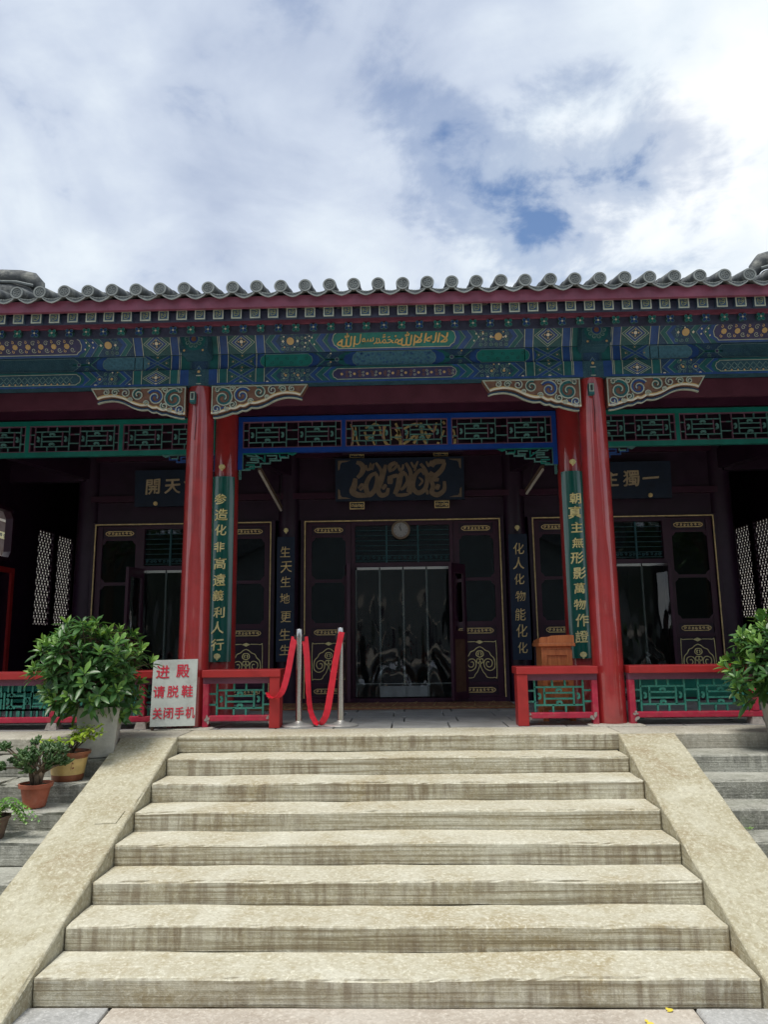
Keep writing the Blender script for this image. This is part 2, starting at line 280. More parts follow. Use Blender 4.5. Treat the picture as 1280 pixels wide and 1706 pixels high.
# ------------------------------------------------------------------ mesh helpers
class MB:
    def __init__(s): s.v = []; s.f = []; s.m = []; s.names = []; s.cur = 0
    def mat(s, name):
        if name not in s.names: s.names.append(name)
        s.cur = s.names.index(name); return s
    def face(s, *idx): s.f.append(idx); s.m.append(s.cur)
    def verts(s, pts):
        b = len(s.v); s.v.extend(tuple(p) for p in pts); return b
    def box(s, x0, x1, y0, y1, z0, z1):
        b = s.verts([(x0,y0,z0),(x1,y0,z0),(x1,y1,z0),(x0,y1,z0),(x0,y0,z1),(x1,y0,z1),(x1,y1,z1),(x0,y1,z1)])
        for q in ((0,3,2,1),(4,5,6,7),(0,1,5,4),(1,2,6,5),(2,3,7,6),(3,0,4,7)): s.face(*(b+i for i in q))
        return s
    def bar(s, p, q, w, h, up=(0,0,1)):     # box beam from p to q, width w, height h
        p = Vector(p); q = Vector(q); d = (q-p).normalized(); r = d.cross(Vector(up)).normalized(); u = r.cross(d)
        b = s.verts([p+r*a*w/2+u*c*h/2 for a, c in ((-1,-1),(1,-1),(1,1),(-1,1))] + [q+r*a*w/2+u*c*h/2 for a, c in ((-1,-1),(1,-1),(1,1),(-1,1))])
        for f in ((3,2,1,0),(4,5,6,7),(0,1,5,4),(1,2,6,5),(2,3,7,6),(3,0,4,7)): s.face(*(b+i for i in f))
        return s
    def tube(s, pts, rad, n=8, cap=True):
        pts = [Vector(p) for p in pts]; rings = []
        for i, p in enumerate(pts):
            d = (pts[min(i+1, len(pts)-1)] - pts[max(i-1, 0)]).normalized()
            a = d.orthogonal().normalized() if i == 0 else (pa - d*pa.dot(d)).normalized()
            pa = a; bb = d.cross(a); r = rad[i] if isinstance(rad, (list, tuple)) else rad
            rings.append(s.verts([p + (a*math.cos(2*math.pi*k/n) + bb*math.sin(2*math.pi*k/n))*r for k in range(n)]))
        for a, b in zip(rings, rings[1:]):
            for k in range(n): s.face(a+k, a+(k+1) % n, b+(k+1) % n, b+k)
        if cap:
            s.face(*reversed(range(rings[0], rings[0]+n))); s.face(*range(rings[-1], rings[-1]+n))
        return s
    def lathe(s, c, prof, n=24, cap=True):      # prof: [(r,z)] about vertical axis
        rings = [s.verts([(c[0]+r*math.cos(2*math.pi*k/n), c[1]+r*math.sin(2*math.pi*k/n), c[2]+z) for k in range(n)]) for r, z in prof]
        for a, b in zip(rings, rings[1:]):
            for k in range(n): s.face(a+k, a+(k+1) % n, b+(k+1) % n, b+k)
        if cap:
            s.face(*reversed(range(rings[0], rings[0]+n))); s.face(*range(rings[-1], rings[-1]+n))
        return s
    def poly(s, pts, fn, h, sides=0.0):          # 2-D polygon mapped by fn(u,v,h); sides>0 gives depth
        b = s.verts([fn(u, v, h) for u, v in pts]); n = len(pts)
        area = sum(pts[i][0]*pts[(i+1) % n][1]-pts[(i+1) % n][0]*pts[i][1] for i in range(n))
        for t in tessellate_polygon([[Vector((u, v, 0)) for u, v in pts]]):
            a2 = (pts[t[1]][0]-pts[t[0]][0])*(pts[t[2]][1]-pts[t[0]][1])-(pts[t[2]][0]-pts[t[0]][0])*(pts[t[1]][1]-pts[t[0]][1])
            s.face(*(b+i for i in (t if a2 > 0 else reversed(t))))
        if sides:
            c = s.verts([fn(u, v, h-sides) for u, v in pts])
            for i in range(n):
                j = (i+1) % n
                s.face(*((c+i, c+j, b+j, b+i) if area > 0 else (b+i, b+j, c+j, c+i)))
        return s
    def line(s, pts, w, fn, h, sides=0.0, closed=False):
        pts = [Vector((p[0], p[1])) for p in pts]; n = len(pts)
        if n < 2: return s
        L = []; Rr = []
        for i, p in enumerate(pts):
            a = pts[(i-1) % n] if (closed or i > 0) else p; c = pts[(i+1) % n] if (closed or i < n-1) else p
            d1 = (p-a); d2 = (c-p)
            d1 = d1.normalized() if d1.length > 1e-9 else d2.normalized(); d2 = d2.normalized() if d2.length > 1e-9 else d1
            t = (d1+d2); t = t.normalized() if t.length > 1e-6 else d1
            nn = Vector((-t.y, t.x)); k = max(0.45, nn.dot(Vector((-d1.y, d1.x)))); ww = (w[i] if isinstance(w, (list, tuple)) else w)/2/k
            L.append(p+nn*ww); Rr.append(p-nn*ww)
        bl = s.verts([fn(q.x, q.y, h) for q in L]); br = s.verts([fn(q.x, q.y, h) for q in Rr])
        rng = range(n if closed else n-1)
        for i in rng:
            j = (i+1) % n; s.face(br+i, br+j, bl+j, bl+i)
        if sides:
            cl = s.verts([fn(q.x, q.y, h-sides) for q in L]); cr = s.verts([fn(q.x, q.y, h-sides) for q in Rr])
            for i in rng:
                j = (i+1) % n; s.face(bl+i, bl+j, cl+j, cl+i); s.face(br+j, br+i, cr+i, cr+j)
        return s
    def disk(s, u, v, r, fn, h, n=12, sides=0.0, ry=None):
        ry = ry or r
        return s.poly([(u+r*math.cos(2*math.pi*k/n), v+ry*math.sin(2*math.pi*k/n)) for k in range(n)], fn, h, sides)
    def build(s, name, parent=None, smooth=False, loc=None):
        me = bpy.data.meshes.new(name)
        off = Vector((0, 0, 0))
        if parent is not None: off = WLOC.get(parent, Vector((0, 0, 0)))
        if loc is not None: off = Vector(loc)
        me.from_pydata([(x-off.x, y-off.y, z-off.z) for x, y, z in s.v], [], s.f)
        for nm in s.names: me.materials.append(M[nm])
        me.polygons.foreach_set('material_index', s.m)
        if smooth: me.polygons.foreach_set('use_smooth', [True]*len(me.polygons))
        me.update()
        o = bpy.data.objects.new(name, me); col.objects.link(o)
        WLOC[o] = off.copy()
        if parent is not None:
            o.parent = parent; o.location = off - WLOC[parent]
        else: o.location = off
        return o
WLOC = {}
def tag(o, label=None, cat=None, group=None, kind=None):
    if label: o['label'] = label
    if cat: o['category'] = cat
    if group: o['group'] = group
    if kind: o['kind'] = kind
    return o
def thing(name, label, cat, loc=(0, 0, 0), group=None):
    o = bpy.data.objects.new(name, None); col.objects.link(o); o.location = loc; WLOC[o] = Vector(loc); o.empty_display_size = 0.2
    return tag(o, label, cat, group)
def dup(o, parent, wloc, kids=True):     # copy of a piece (and its own pieces), placed by world position
    c = o.copy(); col.objects.link(c); c.parent = parent; WLOC[c] = Vector(wloc); c.location = Vector(wloc)-WLOC[parent]
    if kids:
        for k in list(KIDS.get(o, [])):
            q = k.copy(); col.objects.link(q); q.parent = c
    return c
KIDS = {}
def autosmooth(o, ang=35):
    me = o.data; me.polygons.foreach_set('use_smooth', [True]*len(me.polygons))
    try: me.set_sharp_from_angle(angle=R(ang))
    except Exception: pass
    return o
def front(y0):            # drawing plane facing the camera: u -> X, v -> Z, h toward -Y
    return lambda u, v, h: (u, y0-h, v)
def side_plane(x0, sgn):  # drawing plane in the X = x0 wall: u -> Y, h toward sgn*X
    return lambda u, v, h: (x0+sgn*h, u, v)
def crom(pts, n=6, closed=False):   # smooth a control polygon
    P = [Vector(p) for p in pts]; out = []; m = len(P)
    for i in range(m if closed else m-1):
        p0 = P[(i-1) % m] if (closed or i > 0) else P[i]; p1 = P[i]; p2 = P[(i+1) % m]; p3 = P[(i+2) % m] if (closed or i+2 < m) else p2
        for k in range(n):
            t = k/n
            out.append(0.5*((2*p1)+(p2-p0)*t+(2*p0-5*p1+4*p2-p3)*t*t+(3*p1-p0-3*p2+p3)*t**3))
    if not closed: out.append(P[-1])
    return out
def spiral(u, v, r, turns=1.4, a0=0.0, dr=1, n=16, rmin=0.12):
    return [(u+r*(1-(1-rmin)*k/n)*math.cos(a0+dr*2*math.pi*turns*k/n), v+r*(1-(1-rmin)*k/n)*math.sin(a0+dr*2*math.pi*turns*k/n)) for k in range(n+1)]
_TX = {}
def text_geo(ch, bold=0.0, ext=0.02, shear=0.0):
    key = (ch, bold, ext, shear)
    if key in _TX: return _TX[key]
    cu = bpy.data.curves.new('t', 'FONT'); cu.body = ch; cu.extrude = ext; cu.offset = bold; cu.shear = shear; cu.resolution_u = 3
    o = bpy.data.objects.new('t', cu); col.objects.link(o); bpy.context.view_layer.update()
    me = o.to_mesh(); v = [p.co.copy() for p in me.vertices]; f = [tuple(p.vertices) for p in me.polygons]; o.to_mesh_clear()
    bpy.data.objects.remove(o); bpy.data.curves.remove(cu)
    x0 = min(p.x for p in v); x1 = max(p.x for p in v); y0 = min(p.y for p in v); y1 = max(p.y for p in v)
    v = [Vector((p.x-(x0+x1)/2, p.y-(y0+y1)/2, p.z)) for p in v]
    _TX[key] = (v, f, x1-x0, y1-y0); return _TX[key]
def put_text(mb, ch, cx, cz, size, fn, h, bold=0.015, ext=0.02, brush=0.0, shear=0.0, sx=1.0, seed=0, rot=0.0):
    v, f, w, hh = text_geo(ch, 0.0, ext, shear); wt = bold*(0.45 if len(v) > 900 else 1.0)
    cr, sr = math.cos(rot), math.sin(rot)
    def mp(p):
        x, y = p.x, p.y
        if brush:
            x += brush*noise.noise(Vector((p.x*2.3+seed*7.1, p.y*2.3, seed))); y += brush*noise.noise(Vector((p.x*2.3, p.y*2.3+seed*3.3, seed+9.0)))
            y += brush*0.9*x     # strokes climb to the right as a brush does
        x, y = x*cr-y*sr, x*sr+y*cr
        return fn(cx+x*size*sx, cz+y*size, h+p.z*size)
    for ci, (ox, oy) in enumerate(((0, 0), (1, 0), (-1, 0), (0, 1), (0, -1)) if wt else ((0, 0),)):
        b = mb.verts([mp(p+Vector((ox*wt, oy*wt, ci*0.004))) for p in v])
        for q in f: mb.face(*(b+i for i in q))

def rough_block(x0, x1, y0, y1, z0, z1, step=0.07, amp=0.004, chip=0.010, seed=0, mat='tan_stone', wob=0.0, plane=None):
    """stone block with worn arrises; plane(x,y,z)->point lets it be sheared"""
    def cuts(a, b):
        n = max(1, int(round((b-a)/step))); e = min(0.014, (b-a)*0.2)
        c = [a, a+e] + [a+(b-a)*k/n for k in range(1, n) if a+e*1.6 < a+(b-a)*k/n < b-e*1.6] + [b-e, b]
        return c
    X, Y, Z = cuts(x0, x1), cuts(y0, y1), cuts(z0, z1); idx = {}; mb = MB().mat(mat)
    nx, ny, nz = len(X)-1, len(Y)-1, len(Z)-1
    def vid(i, j, k):
        if (i, j, k) in idx: return idx[(i, j, k)]
        p = Vector((X[i], Y[j], Z[k])); ex = i in (0, nx); ey = j in (0, ny); ez = k in (0, nz)
        q = p*3.0+Vector((seed*3.7, seed*1.9, seed*5.3)); d = Vector((0, 0, 0))
        d += Vector((noise.noise(q), noise.noise(q+Vector((9, 0, 0))), noise.noise(q+Vector((0, 9, 0)))))*amp
        if wob: d.z += wob*noise.noise(Vector((p.x*0.9+seed*2.1, p.y*0.9, seed)))
        if ex+ey+ez >= 2:
            c = 0.004 + chip*0.45*max(0.0, noise.noise(p*4.0+Vector((seed*11.0, 0, 0)))*1.2+0.1) + chip*0.5*max(0.0, noise.noise(p*23.0+Vector((seed*5.0, 3, 0))))
            if ex: d.x += c if i == 0 else -c
            if ey: d.y += c if j == 0 else -c
            if ez: d.z += c if k == 0 else -c
        p = p+d
        if plane: p = Vector(plane(p))
        idx[(i, j, k)] = mb.verts([p]); return idx[(i, j, k)]
    for i in range(nx):
        for j in range(ny):
            mb.face(vid(i, j, nz), vid(i+1, j, nz), vid(i+1, j+1, nz), vid(i, j+1, nz)); mb.face(vid(i, j, 0), vid(i, j+1, 0), vid(i+1, j+1, 0), vid(i+1, j, 0))
    for i in range(nx):
        for k in range(nz):
            mb.face(vid(i, 0, k), vid(i+1, 0, k), vid(i+1, 0, k+1), vid(i, 0, k+1)); mb.face(vid(i, ny, k), vid(i, ny, k+1), vid(i+1, ny, k+1), vid(i+1, ny, k))
    for j in range(ny):
        for k in range(nz):
            mb.face(vid(0, j, k), vid(0, j, k+1), vid(0, j+1, k+1), vid(0, j+1, k)); mb.face(vid(nx, j, k), vid(nx, j+1, k), vid(nx, j+1, k+1), vid(nx, j, k+1))
    return mb

# ------------------------------------------------------------------ levels (terrace top is Z = 0)
GZ = -1.004; EDGE = -0.713; TR = 0.3342; RS = 0.1255
SX0, SX1 = -1.8504, 1.7496
CL0, CR1 = -2.325, 2.205

def build_ground():
    g = MB().mat('ground'); g.face(*(g.verts([(-150, -150, GZ-0.03), (150, -150, GZ-0.03), (150, 150, GZ-0.03), (-150, 150, GZ-0.03)])+i for i in range(4)))
    g = tag(g.build('ground'), kind='structure')
    k = 0
    rows = [(-3.95, -3.06), (-4.85, -3.96), (-5.75, -4.86), (-6.65, -5.76), (-7.6, -6.66)]
    for ri, (a, b) in enumerate(rows):
        xs = [-6.2, -4.6, -3.0, -1.447, -0.02, 1.41, 2.9, 4.4, 6.0] if ri % 2 == 0 else [-5.6, -3.9, -2.3, -0.7, 0.8, 2.3, 3.8, 5.4]
        for i in range(len(xs)-1):
            if ri == 0 and xs[i] == -0.02: continue
            x1 = 1.41 if (ri == 0 and xs[i] == -1.447) else xs[i+1]
            k += 1
            mb = rough_block(xs[i]+0.004, x1-0.004, a+0.005, b-0.005, GZ-0.09, GZ+0.004*noise.noise(Vector((k*3.3, 0, 0))), 0.18, 0.002, 0.008, seed=60+k,
                             mat='paving_grey' if (ri == 0 and xs[i] == -3.0) or k % 5 == 0 else 'paving_stone')
            mb.build('paving_slab', g)
build_ground()

def build_terrace():
    t = MB().mat('mortar'); t.box(-9, 9, -0.70, 12, GZ-0.3, -0.03)
    t = tag(t.build('terrace'), kind='structure')
    xs = [-8.0, -5.9, -4.1, -2.36, SX0-0.02, SX1+0.05, 3.4, 5.2, 7.4]
    for i in range(len(xs)-1):
        centre = xs[i] == SX0-0.02
        rough_block(xs[i]+0.002, xs[i+1]-0.002, EDGE, -0.205, -RS-0.01, 0.0, 0.07, 0.002, 0.007, seed=30+i, mat='tan_stone' if centre else 'kerb_stone').build('kerb_stone', t)
    # square floor tiles of the gallery
    n = 0.52; proto = {}
    for j in range(6):
        for i in range(20):
            x = -5.3+i*n+(0.11 if j % 2 else 0); y = -0.198+j*n
            key = (i*7+j*3) % 4
            if key not in proto:
                mb = MB().mat('floor_tile'); e = 0.006
                b = mb.verts([(0.003, 0.003, -0.04), (n-0.003, 0.003, -0.04), (n-0.003, n-0.003, -0.04), (0.003, n-0.003, -0.04), (0.003+e, 0.003+e, -0.001*key/2), (n-0.003-e, 0.003+e, -0.0008*key), (n-0.003-e, n-0.003-e, -0.001), (0.003+e, n-0.003-e, -0.0006*key)])
                for q in ((4,5,6,7),(0,1,5,4),(1,2,6,5),(2,3,7,6),(3,0,4,7)): mb.face(*(b+w for w in q))
                o = mb.build('floor_tile', t); o.location = Vector((x, y, 0))-WLOC[t]; WLOC[o] = Vector((x, y, 0)); proto[key] = o
            else: dup(proto[key], t, (x, y, 0))
    for sg, xc in ((-1, -1.953), (1, 1.896)):
        rough_block(xc-0.24, xc+0.24, -0.26, 0.2, -0.03, 0.012, 0.06, 0.002, 0.006, seed=90+sg, mat='kerb_stone').build('column_base_stone', t)
    return t
terrace = build_terrace()

def build_stairs():
    st = thing('stone_staircase', 'broad flight of pale yellow sandstone steps up to the hall', 'stairs', (SX0/2+SX1/2, EDGE-1.3, GZ))
    for k in range(1, 8):
        y1 = EDGE-(k-1)*TR; z1 = -k*RS
        rough_block(SX0+0.003, SX1-0.003, y1-TR, y1-0.004, z1-RS-0.02, z1, 0.05, 0.006, 0.016, seed=k, wob=0.010).build('step', st)
    sl = RS/TR
    for sgn, (a, b) in ((-1, (CL0, SX0)), (1, (SX1, CR1))):
        L = 8*TR
        def pl(p, a=a):
            y = EDGE+0.0-p.y        # p.y runs down the slope
            top = -p.y*sl+0.018
            zz = top+p.z
            return (p.x, y, min(zz, -0.001) if p.z > -0.02 else zz)
        mb = rough_block(a, b, 0.03, L+0.25, -0.34, 0.0, 0.06, 0.004, 0.010, seed=15+sgn, mat='cheek_stone', wob=0.010, plane=pl)
        mb.f = [tuple(reversed(f)) for f in mb.f]
        # toe stays on the pavement
        mb.v = [(x, y, max(z, GZ-0.03)) for x, y, z in mb.v]
        ck = mb.build('cheek_slab', st)
        if sgn < 0:
            pf = lambda u, v, h: (u, EDGE-v, -v*sl+0.024+h)
            pts = [(-2.02, 1.03), (-1.90, 1.03), (-1.91, 1.16), (-2.05, 1.17)]
            mp_ = MB().mat('cheek_stone').poly(pts[::-1], pf, 0.001, 0.02); mp_.build('repair_patch', ck)
    return st
build_stairs()

def build_side_steps():
    for name, a, b, lab, cuts in (('side_steps', -5.6, CL0, 'weathered grey stone steps under the flower pots, left of the flight', (-4.3, -3.2)),
                                  ('side_steps', CR1, 5.6, 'grey stone side steps to the right of the sandstone flight', (3.6, 4.7))):
        s = thing(name, lab, 'steps', ((a+b)/2, -2, GZ), group='side steps of the terrace')
        for k in range(1, 8):
            y1 = EDGE-(k-1)*TR; z1 = -k*RS; xs = [a]+[c+0.25*math.sin(k*2.7+c) for c in cuts]+[b]
            for i in range(len(xs)-1):
                old = a < 0
                rough_block(xs[i]+0.003, xs[i+1]-0.003, y1-TR-(0.01*math.sin(k*5+i) if old else 0), y1-0.004, z1-RS-0.02, z1, 0.06, 0.008 if old else 0.004, 0.055 if old else 0.016, seed=120+k*5+i+(50 if old else 0), mat='grey_stone', wob=0.016 if old else 0.006).build('step', s)
build_side_steps()

# ------------------------------------------------------------------ the hall
CXL, CXR = -1.953, 1.896
BAY = 3.5
hall = thing('prayer_hall', 'Chinese style prayer hall with red columns, painted beams and grey tiled eaves', 'building', (0, 2.6, 0))

def build_roof():
    # deck: concave slope, 15 degrees at the eave, steeper behind
    prof = [(-1.0, 3.742), (0.2, 4.06), (1.6, 4.62), (3.0, 5.5), (4.4, 4.7), (7.6, 3.9)]
    mb = MB().mat('tile_grey')
    top = mb.verts([(x, y, z) for y, z in prof for x in (-6.2, 6.2)]); bot = mb.verts([(x, y, z-0.06) for y, z in prof for x in (-6.2, 6.2)])
    for i in range(len(prof)-1):
        a = 2*i; mb.face(top+a, top+a+1, top+a+3, top+a+2); mb.face(bot+a, bot+a+2, bot+a+3, bot+a+1)
        mb.face(top+a, top+a+2, bot+a+2, bot+a); mb.face(top+a+1, bot+a+1, bot+a+3, top+a+3)
    mb.face(top, bot, bot+1, top+1); n = 2*len(prof)-2; mb.face(top+n, top+n+1, bot+n+1, bot+n)
    mb.build('roof_deck', hall)
    # cap tiles: a round face plate and the half-tube behind it, in three lapped lengths
    sp = 0.2117; sl = math.tan(R(15)); r = 0.054
    mb = MB(); n = 16
    for q in range(4):
        y0 = q*0.30; y1 = y0+0.31; ra, rb = r+0.004, r-0.002
        mb.mat('tile_grey'); ring = []
        for y, rr in ((y0, ra), (y1, rb)):
            ring.append(mb.verts([(rr*math.cos(2*math.pi*k/n), y, sl*y+rr*math.sin(2*math.pi*k/n)) for k in range(n)]))
        for k in range(n): mb.face(ring[0]+k, ring[0]+(k+1) % n, ring[1]+(k+1) % n, ring[1]+k)
    fn = lambda u, v, h: (u, -h, v)
    mb.mat('tile_face').disk(0, 0, r+0.004, fn, 0.0, 20)
    mb.mat('tile_rim').line([(0.049*math.cos(2*math.pi*k/20), 0.049*math.sin(2*math.pi*k/20)) for k in range(20)], 0.013, fn, 0.006, 0.006, closed=True)
    mb.mat('tile_rim').line([(0.030*math.cos(2*math.pi*k/12), 0.030*math.sin(2*math.pi*k/12)) for k in range(12)], 0.004, fn, 0.004, 0.004, closed=True)
    for k in range(5):
        a = 2*math.pi*k/5+0.3; mb.line(crom([(0.006*math.cos(a), 0.006*math.sin(a)), (0.016*math.cos(a+0.5), 0.016*math.sin(a+0.5)), (0.024*math.cos(a+0.1), 0.024*math.sin(a+0.1))], 3), 0.005, fn, 0.004, 0.004)
    cap = autosmooth(mb.build('cap_tile', hall, loc=(0,0,0)))
    # drip tile: sagging pan with a pointed, rimmed lip
    d = MB().mat('tile_grey'); hw = sp/2-0.012; m = 10
    prof = [(-hw+2*hw*k/m, -0.032+0.030*((-1+2*k/m)**2)) for k in range(m+1)]
    a = d.verts([(x, 0, z) for x, z in prof]); b = d.verts([(x, 0.9, z+0.9*sl) for x, z in prof]); a2 = d.verts([(x, 0, z-0.012) for x, z in prof]); b2 = d.verts([(x, 0.9, z+0.9*sl-0.012) for x, z in prof])
    for k in range(m): d.face(a+k, a+k+1, b+k+1, b+k); d.face(a2+k+1, a2+k, b2+k, b2+k+1)
    low = [(-hw, -0.006)] + [(-hw+2*hw*k/8, -0.012-0.050*(1-abs(-1+2*k/8)**1.6)) for k in range(1, 8)] + [(hw, -0.006)]
    lip = low + [(x, z+0.004) for x, z in reversed(prof)]
    d.mat('tile_face').poly(lip, fn, 0.012, 0.014)
    d.mat('tile_rim').line(low, 0.010, fn, 0.018, 0.010); d.mat('tile_rim').line([(x, z+0.002) for x, z in prof], 0.005, fn, 0.016, 0.006)
    for k in range(5): d.mat('tile_rim').line(spiral(-0.05+0.025*k, -0.030, 0.009, 1.1, k, 1, 8), 0.003, fn, 0.015, 0.004)
    drip = d.build('drip_tile', hall, loc=(0,0,0))
    k0 = -26; first = True
    for k in range(k0, 28):
        x = -0.148+k*sp; jz = 0.006*noise.noise(Vector((k*1.7, 0, 0))); jx = 0.006*noise.noise(Vector((k*2.9, 4, 0)))
        lx = x+sp/2
        if first:
            for o, w in ((cap, (x+jx, -1.05, 3.806+jz)), (drip, (lx, -1.035, 3.768+jz))):
                o.location = Vector(w)-WLOC[hall]; WLOC[o] = Vector(w)
            first = False
        else:
            c = dup(cap, hall, (x+jx, -1.05, 3.806+jz)); c.rotation_euler = (0, k*1.1, 0) if False else (0.02*noise.noise(Vector((k, 7, 0))), 0, 0.03*noise.noise(Vector((k, 3, 0))))
            dup(drip, hall, (lx, -1.035, 3.768+jz))
    mb = MB().mat('red_eave').box(-6.2, 6.2, -1.005, -0.965, 3.640, 3.738); mb.build('eave_board', hall)
    mb = MB().mat('red_eave').box(-6.2, 6.2, -0.634, -0.600, 3.648, 3.694); mb.build('lath_board', hall)
    # soffit boarding over the rafters
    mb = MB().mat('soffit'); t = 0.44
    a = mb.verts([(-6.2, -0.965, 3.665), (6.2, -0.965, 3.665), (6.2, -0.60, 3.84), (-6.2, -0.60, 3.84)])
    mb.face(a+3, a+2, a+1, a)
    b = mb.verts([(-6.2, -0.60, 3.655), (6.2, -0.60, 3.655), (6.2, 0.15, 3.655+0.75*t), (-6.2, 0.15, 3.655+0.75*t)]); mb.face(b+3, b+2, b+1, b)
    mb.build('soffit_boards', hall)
    MB().mat('rafter_gap').box(-6.2, 6.2, -0.90, -0.885, 3.568, 3.652).build('rafter_filler_board', hall)
    MB().mat('rafter_gap').box(-6.2, 6.2, -0.598, -0.585, 3.560, 3.647).build('rafter_filler_board', hall)
    # flying rafters (square) and round rafters, each with its painted end
    def ends(root, fn_obj): KIDS[root] = [fn_obj]
    fl = MB().mat('rafter_blue'); hs = 0.043
    c = math.tan(R(27))
    p0, p1 = Vector((0, 0, 0)), Vector((0, 0.42, 0.42*c))
    fl.bar(p0, p1, 2*hs, 2*hs)
    flo = fl.build('flying_rafter', hall, loc=(0,0,0))
    e = MB(); f2 = lambda u, v, h: (u, -0.016-h, v)
    e.mat('p_olive').poly([(-0.040, -0.040), (0.040, -0.040), (0.040, 0.040), (-0.040, 0.040)], f2, 0.006, 0.010)
    e.mat('p_navy').poly([(-0.032, -0.032), (0.032, -0.032), (0.032, 0.032), (-0.032, 0.032)], f2, 0.008)
    e.mat('p_line').line([(-0.041, -0.041), (0.041, -0.041), (0.041, 0.041), (-0.041, 0.041)], 0.008, f2, 0.010, 0.008, closed=True)
    e.mat('p_olive')
    e.line(crom([(-0.022, -0.018), (-0.006, -0.022), (0.010, -0.016), (0.020, -0.004), (0.010, 0.004), (0.0, -0.006)], 4), 0.0065, f2, 0.0105)
    e.line([(-0.020, -0.012), (-0.020, 0.022)], 0.0065, f2, 0.0105); e.line([(-0.008, -0.004), (-0.009, 0.020)], 0.0055, f2, 0.0105)
    e.line(crom([(0.020, 0.0), (0.021, 0.020), (0.010, 0.023), (0.004, 0.014)], 4), 0.006, f2, 0.0105)
    eo = e.build('painted_end', flo); KIDS[flo] = [eo]
    rr = MB().mat('rafter_green'); rr.tube([(0, 0, 0), (0, 0.75, 0.75*0.44)], 0.034, 10); rro = autosmooth(rr.build('round_rafter', hall, loc=(0,0,0)))
    kids = {}
    def flower(colr):
        e = MB(); f3 = lambda u, v, h: (u, -0.016-h, v)
        for k in range(4):
            a = math.pi/4+k*math.pi/2; ca, sa = math.cos(a), math.sin(a)
            pet = [(0.004, -0.004), (0.018, -0.014), (0.036, -0.012), (0.044, 0), (0.036, 0.012), (0.018, 0.014), (0.004, 0.004)]
            pt = [(x*ca-y*sa, x*sa+y*ca) for x, y in pet]
            e.mat(colr).poly(pt, f3, 0.004, 0.006); e.mat('p_lined').line(pt, 0.0035, f3, 0.006, closed=True)
        e.mat('p_white').disk(0, 0, 0.0095, f3, 0.009, 10)
        return e
    rro2 = dup(rro, hall, (0, 0, 0), False)
    for o, cc in ((rro, 'p_teal'), (rro2, 'p_blue')):
        KIDS[o] = [flower(cc).build('painted_end', o)]
        KIDS[o][0].location = (0, 0, 0)
    firsts = {flo: 0, rro: 0, rro2: 0}
    def put(o, w):
        if not firsts[o]: o.location = Vector(w)-WLOC[hall]; WLOC[o] = Vector(w); firsts[o] = 1
        else: dup(o, hall, w)
    n = 0
    for k in range(-34, 35):
        j = 0.007*noise.noise(Vector((k*3.1, 1, 0))); jz = 0.004*noise.noise(Vector((k*2.1, 5, 0)))
        put(flo, (-0.102+k*0.162+j, -0.93, 3.606+jz)); put(rro if k % 2 else rro2, (-0.112+k*0.162-j, -0.62, 3.604+jz))
    for o, cc in ((rro, 'p_teal'), (rro2, 'p_blue')): pass
    # rounded ends of the two corner ridges above the eave
    for sg, x0, z0, sc in ((-1, -3.36, 4.02, 1.0), (1, 3.30, 4.00, 1.15)):
        mb = MB().mat('tile_grey')
        pts = [(x0+sg*d, -0.55, z0+h*sc) for d, h in ((0.0, 0.02), (0.03, 0.10), (0.09, 0.155), (0.2, 0.18), (0.6, 0.185+0.02), (1.9, 0.30))]
        mb.tube(pts, [0.03, 0.062, 0.078, 0.08, 0.08, 0.08], 12)
        pts = [(x0+sg*d, -0.55, z0+h*sc) for d, h in ((0.04, -0.05), (0.12, 0.0), (0.25, 0.03), (0.6, 0.045), (1.9, 0.10))]
        mb.tube(pts, [0.05, 0.085, 0.10, 0.11, 0.11], 12)
        mb.mat('tile_rim').tube([(x0+sg*0.05, -0.62, z0+0.07*sc), (x0+sg*0.2, -0.64, z0+0.10*sc), (x0+sg*1.9, -0.64, z0+0.2*sc)], 0.014, 6)
        mb.box(min(x0+sg*0.1, x0+sg*1.9), max(x0+sg*0.1, x0+sg*1.9), -0.62, -0.48, 3.85, z0)
        autosmooth(mb.build('corner_ridge', hall))
build_roof()

# --- painted eave beams
TIERS = {'low': (Vector((0, -0.130, 3.250)), Vector((0, -0.130, 3.414))), 'mid': (Vector((0, -0.100, 3.418)), Vector((0, -0.100, 3.574))), 'up': (Vector((0, -0.102, 3.578)), Vector((0, -0.205, 3.775)))}
def tier_fn(t):
    a, b = TIERS[t]; d = (b-a).normalized(); nrm = Vector((0, -d.z, d.y))
    return (lambda u, v, h: (u, a.y+d.y*v+nrm.y*h, a.z+d.z*v+nrm.z*h)), (b-a).length
def hexcart(u0, u1, v0, v1, notch):
    m = (v0+v1)/2; q = (v1-v0)*0.22
    return [(u0+notch, v0), (u1-notch, v0), (u1-notch*0.75, v0+q*0.5), (u1-notch*0.25, v0+q), (u1, m), (u1-notch*0.25, v1-q), (u1-notch*0.75, v1-q*0.5), (u1-notch, v1), (u0+notch, v1), (u0+notch*0.75, v1-q*0.5), (u0+notch*0.25, v1-q), (u0, m), (u0+notch*0.25, v0+q), (u0+notch*0.75, v0+q*0.5)]
